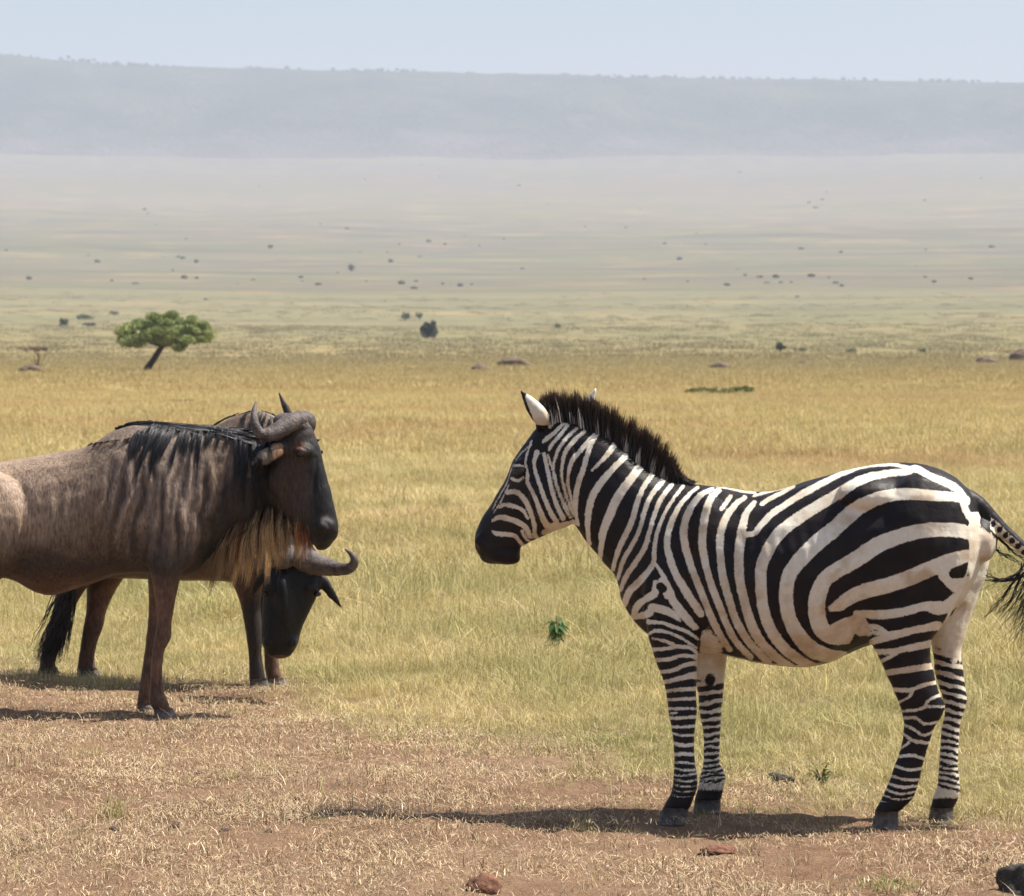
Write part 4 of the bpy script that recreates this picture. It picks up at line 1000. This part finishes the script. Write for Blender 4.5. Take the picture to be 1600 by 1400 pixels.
# trodden straw on the bare earth, with some short stubble
STRAW = np.array([[.50, .38, .235], [.60, .475, .305], [.39, .275, .16], [.24, .165, .095], [.66, .56, .40], [.27, .25, .10]])
sp_ = [clump_mesh('straw_patch', 260, .32, .010, .075, .0024, .9, STRAW, [3, 1.4, 3, 2.2, .4, .5], M['straw'], True) for _ in range(8)]
x, y = field(9.4, 19.2, 26); dm = dirt_mask(x, y); pat = fbm(x / .45, y / .45, 3, 81)
keep = (dm > .03) & (rng.random(len(x)) < .30 + 2.2 * np.maximum(pat - .36, 0)); scatter('straw_litter', x[keep], y[keep], rng.uniform(.7, 1.15, keep.sum()), sp_, .0, .05)
st_ = [clump_mesh('stubble', 16, .09, .02, .085, .0036, .9, STRAW, [3, 2.2, 1.8, .8, .8, 1.6], M['straw']) for _ in range(6)]
x, y = field(9.4, 19.4, 46); dm = dirt_mask(x, y); pat = fbm(x / .6, y / .6, 3, 83)
keep = (dm > .01) & (rng.random(len(x)) < .2 + 1.6 * np.maximum(pat - .45, 0) + .5 * (1 - dm)); scatter('dry_stubble', x[keep], y[keep], rng.uniform(.6, 1.3, keep.sum()), st_, .002)

# ------------------------------------------------------------------ single plants, stones, mounds, bushes and the tree
def gp(px, py): p = on_ground(px, py); p[2] = float(ground_h(p[0], p[1])); return p
def far_pt(px, py):                                 # ground point seen at a pixel of the rising plain
    dv = ray(px, py); ys = np.geomspace(60, 5200, 3000); t = ys / dv[1]; X, Z = dv[0] * t, CAM_H + dv[2] * t; g = terrain_z(X, ys)
    i = int(np.argmax(Z <= g)); return np.array([X[i], ys[i], float(g[i])])
leaf_pal = lambda c, v: np.array(c) * v
def leaf_blades(P0, dirs, ln, wd, cols, name, parent, material, fold=.25):
    """flat pointed leaves with a midrib fold: six triangles each"""
    P0, dirs = np.asarray(P0), np.asarray(dirs); n = len(P0); T = dirs / np.linalg.norm(dirs, axis=1, keepdims=True)
    s = np.cross(T, rng.normal(size=(n, 3)) * .5 + np.array([0, 0, 1.])); s /= np.linalg.norm(s, axis=1, keepdims=True) + 1e-9; nn = np.cross(s, T)
    ln, wd = np.asarray(ln)[:, None], np.asarray(wd)[:, None]; droop = np.array([0, 0, -1.]) * ln * .22
    V = np.stack([P0, P0 + T * ln * .4 + s * wd / 2 + nn * wd * fold, P0 + T * ln * .4 - s * wd / 2 + nn * wd * fold, P0 + T * ln * .45, P0 + T * ln + droop], 1)
    F = (np.arange(n)[:, None, None] * 5 + np.array([[0, 3, 1], [0, 2, 3], [1, 3, 4], [3, 2, 4]])[None]).reshape(-1, 3)
    me = fast_mesh(name, V.reshape(-1, 3), F, material, False); col_attr(me, 'Col', np.repeat(cols, 5, 0)); return link(name, me, parent)
def make_leaf_mat():
    m, nt, b = mat('leaves'); a = attr(nt, 'Col').outputs['Color']; nt.links.new(a, b.inputs['Base Color']); b.inputs['Roughness'].default_value = .6; b.inputs['Specular IOR Level'].default_value = .25
    tr = N(nt, 'ShaderNodeBsdfTranslucent'); nt.links.new(a, tr.inputs[0]); ms = N(nt, 'ShaderNodeMixShader'); ms.inputs[0].default_value = .25
    nt.links.new(b.outputs[0], ms.inputs[1]); nt.links.new(tr.outputs[0], ms.inputs[2]); nt.links.new(ms.outputs[0], nt.nodes['Material Output'].inputs[0]); return m
M['leaf'] = make_leaf_mat(); M['bark'] = plain('bark', (.05, .038, .03), .9, .5, 6, .03)
M['twig'] = plain('twig', (.16, .11, .06), .8, .3, 30)
def small_plant(name, label, px, py, h, n, spread, c0, c1, wide=.022, drop=.0, single=False):
    p = gp(px, py); o = thing(name, label, 'plant', p); P, D, L_, Wd = [], [], [], []
    st = Union()
    for k in range(max(3, n // 9)):
        a = rng.random() * 6.283; q = p + np.array([math.cos(a), math.sin(a), 0]) * spread * rng.uniform(.2, 1) + np.array([0, 0, h * rng.uniform(.55, 1)])
        st_me = None; st.tube([p, (p + q) / 2 + np.array([0, 0, .02]), q], [.004, .003, .0015], 3, 6)
        for e in range(9):
            t = rng.uniform(.25, 1); b = p + (q - p) * t; a2 = rng.random() * 6.283
            P.append(b); D.append(np.array([math.cos(a2), math.sin(a2), rng.uniform(-.5, .6) - drop])); L_.append(h * rng.uniform(.3, .55)); Wd.append(wide * rng.uniform(.6, 1.2))
    link('stem', new_mesh('stem', np.concatenate(st.V), st.F, M['twig']), o)
    cols = mixc(np.tile(np.array(c0), (len(P), 1)), c1, rng.random(len(P)))
    if single:                                   # leaves large enough to pick apart are parts of their own
        for a_, b_, c_, d_, e_ in zip(P, D, L_, Wd, cols): leaf_blades([a_], [b_], [c_], [d_], e_[None], 'leaf', o, M['leaf'])
    else: leaf_blades(P, D, L_, Wd, cols, 'leaves', o, M['leaf'])
    return o
small_plant('leafy_plant', 'green plant with drooping pointed leaves alone in the dry grass', 872, 1010, .19, 45, .06, (.03, .085, .02), (.085, .17, .04), .034, .7, True)
small_plant('low_weed', 'pale green feathery weed beside the dung heap', 1285, 1226, .10, 60, .08, (.12, .16, .05), (.26, .28, .11), .012)
def rock_mesh(name, rx, ry, rz, material, seed, rough=.30, sub=4):
    import bmesh
    bm = bmesh.new(); bmesh.ops.create_icosphere(bm, subdivisions=sub, radius=1)
    me = bpy.data.meshes.new(name); bm.to_mesh(me); bm.free()
    P, _ = coords(me); r = 1 + rough * 2 * (fbm(P[:, 0] * 1.3 + seed * 3.1 + P[:, 2], P[:, 1] * 1.3 + P[:, 2] * 1.7, 4, seed) - .5) + rough * (np.round(fbm(P[:, 0] * 1.1 + seed, P[:, 1] * 1.1 - P[:, 2], 2, seed + 5) * 5) / 5 - .5)
    P = P * r[:, None] * np.array([rx, ry, rz]); set_coords(me, P); me.polygons.foreach_set('use_smooth', [True] * len(me.polygons)); me.materials.append(material); return me
M['clod'] = plain('red_earth_clod', (.17, .082, .05), .95, .5, 40, .012); M['dung'] = plain('dung', (.05, .042, .036), .9, .5, 60, .006)
M['stone'] = plain('dark_stone', (.048, .041, .034), .95, .5, 30, .02); M['mound'] = plain('termite_earth', (.13, .094, .065), .95, .35, 3, .05)
M['lump'] = plain('trodden_lump', (.085, .058, .042), .95, .4, 60, .006)
def stone(name, label, cat, px, py, rx, ry, rz, m, seed, sink=.3):
    p = gp(px, py); o = link(name, rock_mesh(name, rx, ry, rz, m, seed), loc=(p[0], p[1], p[2] + rz * (1 - 2 * sink))); o.rotation_euler.z = rng.random() * 6; tag(o, label, cat); return o
stone('earth_clod', 'red earth clod half buried in straw in front of the zebra', 'clod', 757, 1390, .05, .055, .05, M['clod'], 3, .46)
stone('earth_clod', 'small flat red clod beside the zebra shadow', 'clod', 1120, 1330, .06, .05, .022, M['clod'], 4)
stone('boulder', 'dark grey boulder on the trodden earth', 'boulder', 1612, 1400, .125, .13, .085, M['stone'], 5, .4)
pd = gp(1222, 1222); dung = thing('dung_heap', 'dark dung heap between the zebra fore and hind legs', 'dung', pd)
for q in range(13):
    o = link('dropping', rock_mesh('dropping', .022 * rng.uniform(.7, 1.3), .02, .016, M['dung'], 20 + q, .2, 2), dung)
    o.matrix_parent_inverse.identity(); o.location = (rng.normal(0, .03), rng.normal(0, .03), .012 + (.018 if q > 7 else 0))
for q, (px, py, s) in enumerate([(310, 1210, .016), (178, 1300, .02), (275, 1290, .022), (352, 1300, .022), (420, 1302, .016), (960, 1295, .014), (465, 1250, .013), (40, 1315, .018), (1010, 1200, .012)]):
    stone('dirt_lump', 'small dark lump of trodden earth among the straw', 'earth lump', px, py, s * 1.1, s * .9, s * .5, M['lump'], 50 + q)['group'] = 'small earth lumps on the bare ground'
def grass_tuft(label, px, py, n, rad, h0, h1, pw):
    p = gp(px, py); o = thing('grass_tuft', label, 'grass tuft', p); me = clump_mesh('blades', n, rad, h0, h1, .0045, .7, GREENS, pw, M['grass'])
    b = kind(link('blades', me), 'stuff'); b.parent = o; return o
grass_tuft('yellow grass tuft alone on the bare trodden earth', 178, 1275, 90, .06, .05, .13, [4, 3, 2, .6, .2, 2])
grass_tuft('short green grass tuft at the front edge of the bare earth', 1385, 1388, 130, .11, .02, .06, [1, 1, 1, 3, 4, .5])
grass_tuft('tall pale grass tuft standing in the zebra shadow', 912, 1296, 40, .05, .04, .10, [2, 3, 1, .6, .2, 3])

def foliage_shell(C, rad, n, size, c_lo, c_hi, name, parent):
    """leaf-sized faces spread through clumps; each clump gets its own tone"""
    C, rad = np.asarray(C), np.asarray(rad); k = rng.integers(0, len(C), n); d = rng.normal(size=(n, 3)); d /= np.linalg.norm(d, axis=1, keepdims=True)
    r = rng.random(n) ** .45; P = C[k] + d * rad[k] * r[:, None]; tone = rng.random(len(C))[k] * .6 + rng.random(n) * .4
    a = rng.normal(size=(n, 3)); a /= np.linalg.norm(a, axis=1, keepdims=True); b = np.cross(a, rng.normal(size=(n, 3))); b /= np.linalg.norm(b, axis=1, keepdims=True)
    s = size * rng.uniform(.6, 1.4, n)[:, None]
    V = np.stack([P - a * s, P + b * s * .6, P + a * s, P - b * s * .6], 1).reshape(-1, 3); F = np.arange(n * 4).reshape(-1, 4)
    me = fast_mesh(name, V, F, M['leaf'], False); col_attr(me, 'Col', np.repeat(mixc(np.tile(np.array(c_lo), (n, 1)), c_hi, tone), 4, 0)); return link(name, me, parent)
def bush(name, label, px, py, wpx, hpx, n=700, c_lo=(.03, .045, .02), c_hi=(.07, .09, .035), cat='bush', group=None, lean=0):
    p = far_pt(px, py); s = p[1] / FPX; wd, h = wpx * s / 2, hpx * s; o = thing(name, label, cat, p, group); C, Rr = [], []
    for k in range(9):
        C.append(p + np.array([rng.uniform(-.6, .6) * wd + lean * wd * .3, rng.uniform(-.6, .6) * wd, h * rng.uniform(.25, .72)])); Rr.append(np.array([wd * .5, wd * .5, h * .33]) * rng.uniform(.7, 1.1))
    foliage_shell(C, Rr, n, max(wd, h) * .075, c_lo, c_hi, 'foliage', o)
    st = Union()
    for k in range(4): st.tube([p - np.array([0, 0, .1]), p + np.array([rng.normal(0, .1) * wd, 0, h * .25]), np.array(C[k])], [h * .035, h * .028, h * .012], 3, 7)
    link('stem', new_mesh('stem', np.concatenate(st.V), st.F, M['bark']), o); return o
GB = 'small bushes on the far plain'
bush('round_bush', 'large dark rounded bush standing alone on the far plain', 673, 529, 30, 28, 1100, (.018, .03, .018), (.045, .065, .03), lean=-.4)
bush('low_bush', 'smaller of the two bushes behind the large dark bush, wider and low', 634, 500, 22, 13, 500)
bush('low_bush', 'narrow bush next to the wide low bush behind the large dark bush', 655, 499, 13, 11, 400)
bush('low_bush', 'pale green bush beyond the flat-topped tree', 133, 499, 34, 10, 450, (.05, .08, .04), (.09, .13, .06))
bush('low_bush', 'dark small bush beside the pale green bush beyond the tree', 100, 512, 16, 16, 450)
bush('low_bush', 'low wide bush in front of the pale green bush beyond the tree', 138, 511, 26, 8, 350)
bush('low_bush', 'brownish low bush between the flat-topped tree and the pale bush', 178, 493, 20, 8, 350, (.06, .055, .03), (.1, .09, .05))
bush('dark_bush', 'dark green bush amid pale scrub behind the termite mounds', 1219, 549, 20, 15, 600, (.02, .035, .02), (.05, .07, .03))
bush('low_bush', 'flat pale green bush beside the dark green bush', 1252, 549, 26, 6, 300, (.06, .09, .03), (.11, .14, .05))
bush('low_bush', 'rounded green bush between two termite mounds', 1330, 553, 24, 10, 400, (.05, .07, .03), (.1, .12, .05))
bush('low_bush', 'small green bush near the paired termite mounds', 1443, 552, 16, 9, 350)
bush('low_bush', 'single small green bush on the open far plain above the zebra head', 870, 513, 18, 9, 350, (.04, .06, .03), (.08, .1, .04))
bush('low_bush', 'isolated bush on the hazy far plain', 549, 424, 16, 12, 350)
bush('shrub_patch', 'long low green shrub patch in the golden grass behind the zebra', 1128, 620, 120, 15, 1600, (.12, .13, .04), (.24, .23, .08), 'shrub')
bush('shrub_patch', 'thin flat shrub patch near the flat-topped tree', 281, 631, 46, 8, 500, (.12, .12, .04), (.2, .18, .07), 'shrub')
bush('shrub_patch', 'tiny green shrub patch near the wildebeest horns', 527, 634, 34, 8, 400, (.12, .13, .04), (.2, .19, .07), 'shrub')
def mound(label, px, py, wpx, hpx, seed):
    p = far_pt(px, py); s = p[1] / FPX; o = link('termite_mound', rock_mesh('termite_mound', wpx * s / 2, wpx * s / 2.4, hpx * s * .8, M['mound'], seed, .3), loc=(p[0], p[1], p[2] + hpx * s * .15)); tag(o, label, 'termite mound', 'termite mounds'); return o
mound('large red-brown termite mound at the edge of the golden grass', 803, 574, 52, 17, 11)
mound('low grassy termite mound next to the large red-brown one', 749, 581, 30, 13, 12)
mound('small reddish termite mound behind the long shrub patch', 1125, 577, 34, 11, 13)
mound('flat brown termite mound between two small bushes', 1256, 571, 26, 8, 14)
mound('low brown termite mound, smaller of the pair on open grass', 1545, 568, 36, 12, 15)
mound('tall dark termite mound, taller of the pair on open grass', 1596, 565, 40, 19, 16)
mound('dark termite mound below the leafless shrub', 50, 586, 36, 18, 17)
def bare_shrub():
    p = far_pt(52, 584); p[1] += 1.5; s = p[1] / FPX; o = thing('bare_shrub', 'thin leafless shrub behind the dark termite mound', 'shrub', p); st = Union()
    for k in range(9):
        a = p + np.array([rng.normal(0, 5) * s, rng.normal(0, 4) * s, 26 * s]); b = a + np.array([rng.normal(0, 10), rng.normal(0, 6), rng.uniform(6, 20)]) * s
        st.tube([p, (p + a) / 2 + rng.normal(0, .04, 3), a, b], [.03, .022, .016, .008], 3, 6)
    link('branches', new_mesh('branches', np.concatenate(st.V), st.F, M['twig']), o)
    foliage_shell([p + np.array([rng.normal(0, 9) * s, 0, 38 * s]) for _ in range(5)], [np.array([8, 6, 4]) * s] * 5, 220, .06, (.12, .08, .06), (.2, .14, .1), 'foliage', o)
bare_shrub()
def acacia():
    p = far_pt(229, 583); Y = p[1]; s = Y / FPX
    o = thing('acacia_tree', 'flat-topped green tree with a leaning dark trunk', 'tree', p)
    def at(px, py, dy=0.): q = at_depth(px, py, Y); q[1] += dy; return q
    tr = Union(); fork = at(254, 541)
    tr.tube([p - np.array([0, 0, .15]), at(231, 575), at(240, 562), at(248, 549), fork], [.30, .20, .17, .16, .13], 4, 12)
    tips = []
    for px, py, dy in ((205, 523, -.3), (222, 515, .6), (240, 505, -.8), (258, 503, .3), (272, 510, 1.2), (288, 515, -.6), (305, 512, .2), (318, 520, -.4), (265, 525, -1.3), (238, 522, 1.4), (285, 533, .2)):
        m_ = fork + (at(px, py, dy) - fork) * .5 + np.array([0, 0, rng.uniform(-.12, .12)]); tr.tube([fork, m_, at(px, py, dy)], [.09, .05, .018], 4, 8); tips.append(at(px, py, dy))
    link('trunk', new_mesh('trunk', np.concatenate(tr.V), tr.F, M['bark']), o)
    C, Rr = [], []
    for k in range(90):
        a = k * 2.39996; q = math.sqrt((k + .5) / 90); px = 257 + 70 * q * math.cos(a); dy = 2.4 * q * math.sin(a)
        top = np.interp(px, [182, 205, 240, 268, 300, 332], [528, 508, 493, 490, 497, 512]); bot = np.interp(px, [182, 215, 250, 285, 332], [534, 538, 532, 543, 526])
        C.append(at(px, rng.uniform(top, bot), dy)); Rr.append(np.array([.52, .50, .26]) * rng.uniform(.55, 1.15))
    foliage_shell(C, Rr, 34000, .065, (.17, .22, .07), (.36, .40, .15), 'crown', o)
acacia()

# ------------------------------------------------------------------ far scrub and the wooded ridge, too far to count
def blob_field(name, pts, wr, hr, material, seed):
    import bmesh
    bm = bmesh.new(); bmesh.ops.create_icosphere(bm, subdivisions=1, radius=1); bm.verts.ensure_lookup_table()
    B = np.array([v.co[:] for v in bm.verts]); Fb = np.array([[v.index for v in f.verts] for f in bm.faces]); bm.free()
    n = len(pts); jit = 1 + .35 * (rng.random((n, len(B))) - .5)
    V = pts[:, None] + B[None] * jit[:, :, None] * np.stack([wr, wr, hr], 1)[:, None]; V[:, :, 2] += hr[:, None] * .5
    F = (np.arange(n)[:, None, None] * len(B) + Fb[None]).reshape(-1, 3); return kind(link(name, fast_mesh(name, V.reshape(-1, 3), F, material, True)), 'stuff')
M['scrub'] = plain('scrub', (.10, .10, .07), 1, .25, .02, spec=0); 
n = 9000; yy = 900 * (5000 / 900) ** rng.random(n); xx = rng.uniform(-1, 1, n) * (yy * .27 + 30)
dens = .06 * sstep(.50, .66, fbm(xx / 420, yy / 130, 4, 301)) * .8 + .008 + .14 * np.exp(-((np.log(yy) - math.log(1230)) / .05) ** 2)
k_ = rng.random(n) < dens; xx, yy = xx[k_], yy[k_]; sz = np.minimum(np.exp(rng.normal(-.85, .45, len(xx))), .8) * (1 + yy / 2600)
blob_field('far_scrub', np.stack([xx, yy, terrain_z(xx, yy)], 1), sz * 1.5, sz * rng.uniform(.4, 1.0, len(sz)), M['scrub'], 1)
n = 1500; xx = rng.uniform(-1900, 1900, n); yy = 6000 + rng.normal(0, 25, n); sz = rng.uniform(1.5, 4.5, n)
k_ = rng.random(n) < sstep(.35, .7, fbm(xx / 120, xx * 0, 3, 311)) + .12; xx, yy, sz = xx[k_], yy[k_], sz[k_]
blob_field('ridge_wood', np.stack([xx, yy, ridge_z(xx) - 2], 1), sz * 1.3, sz, M['scrub'], 2)
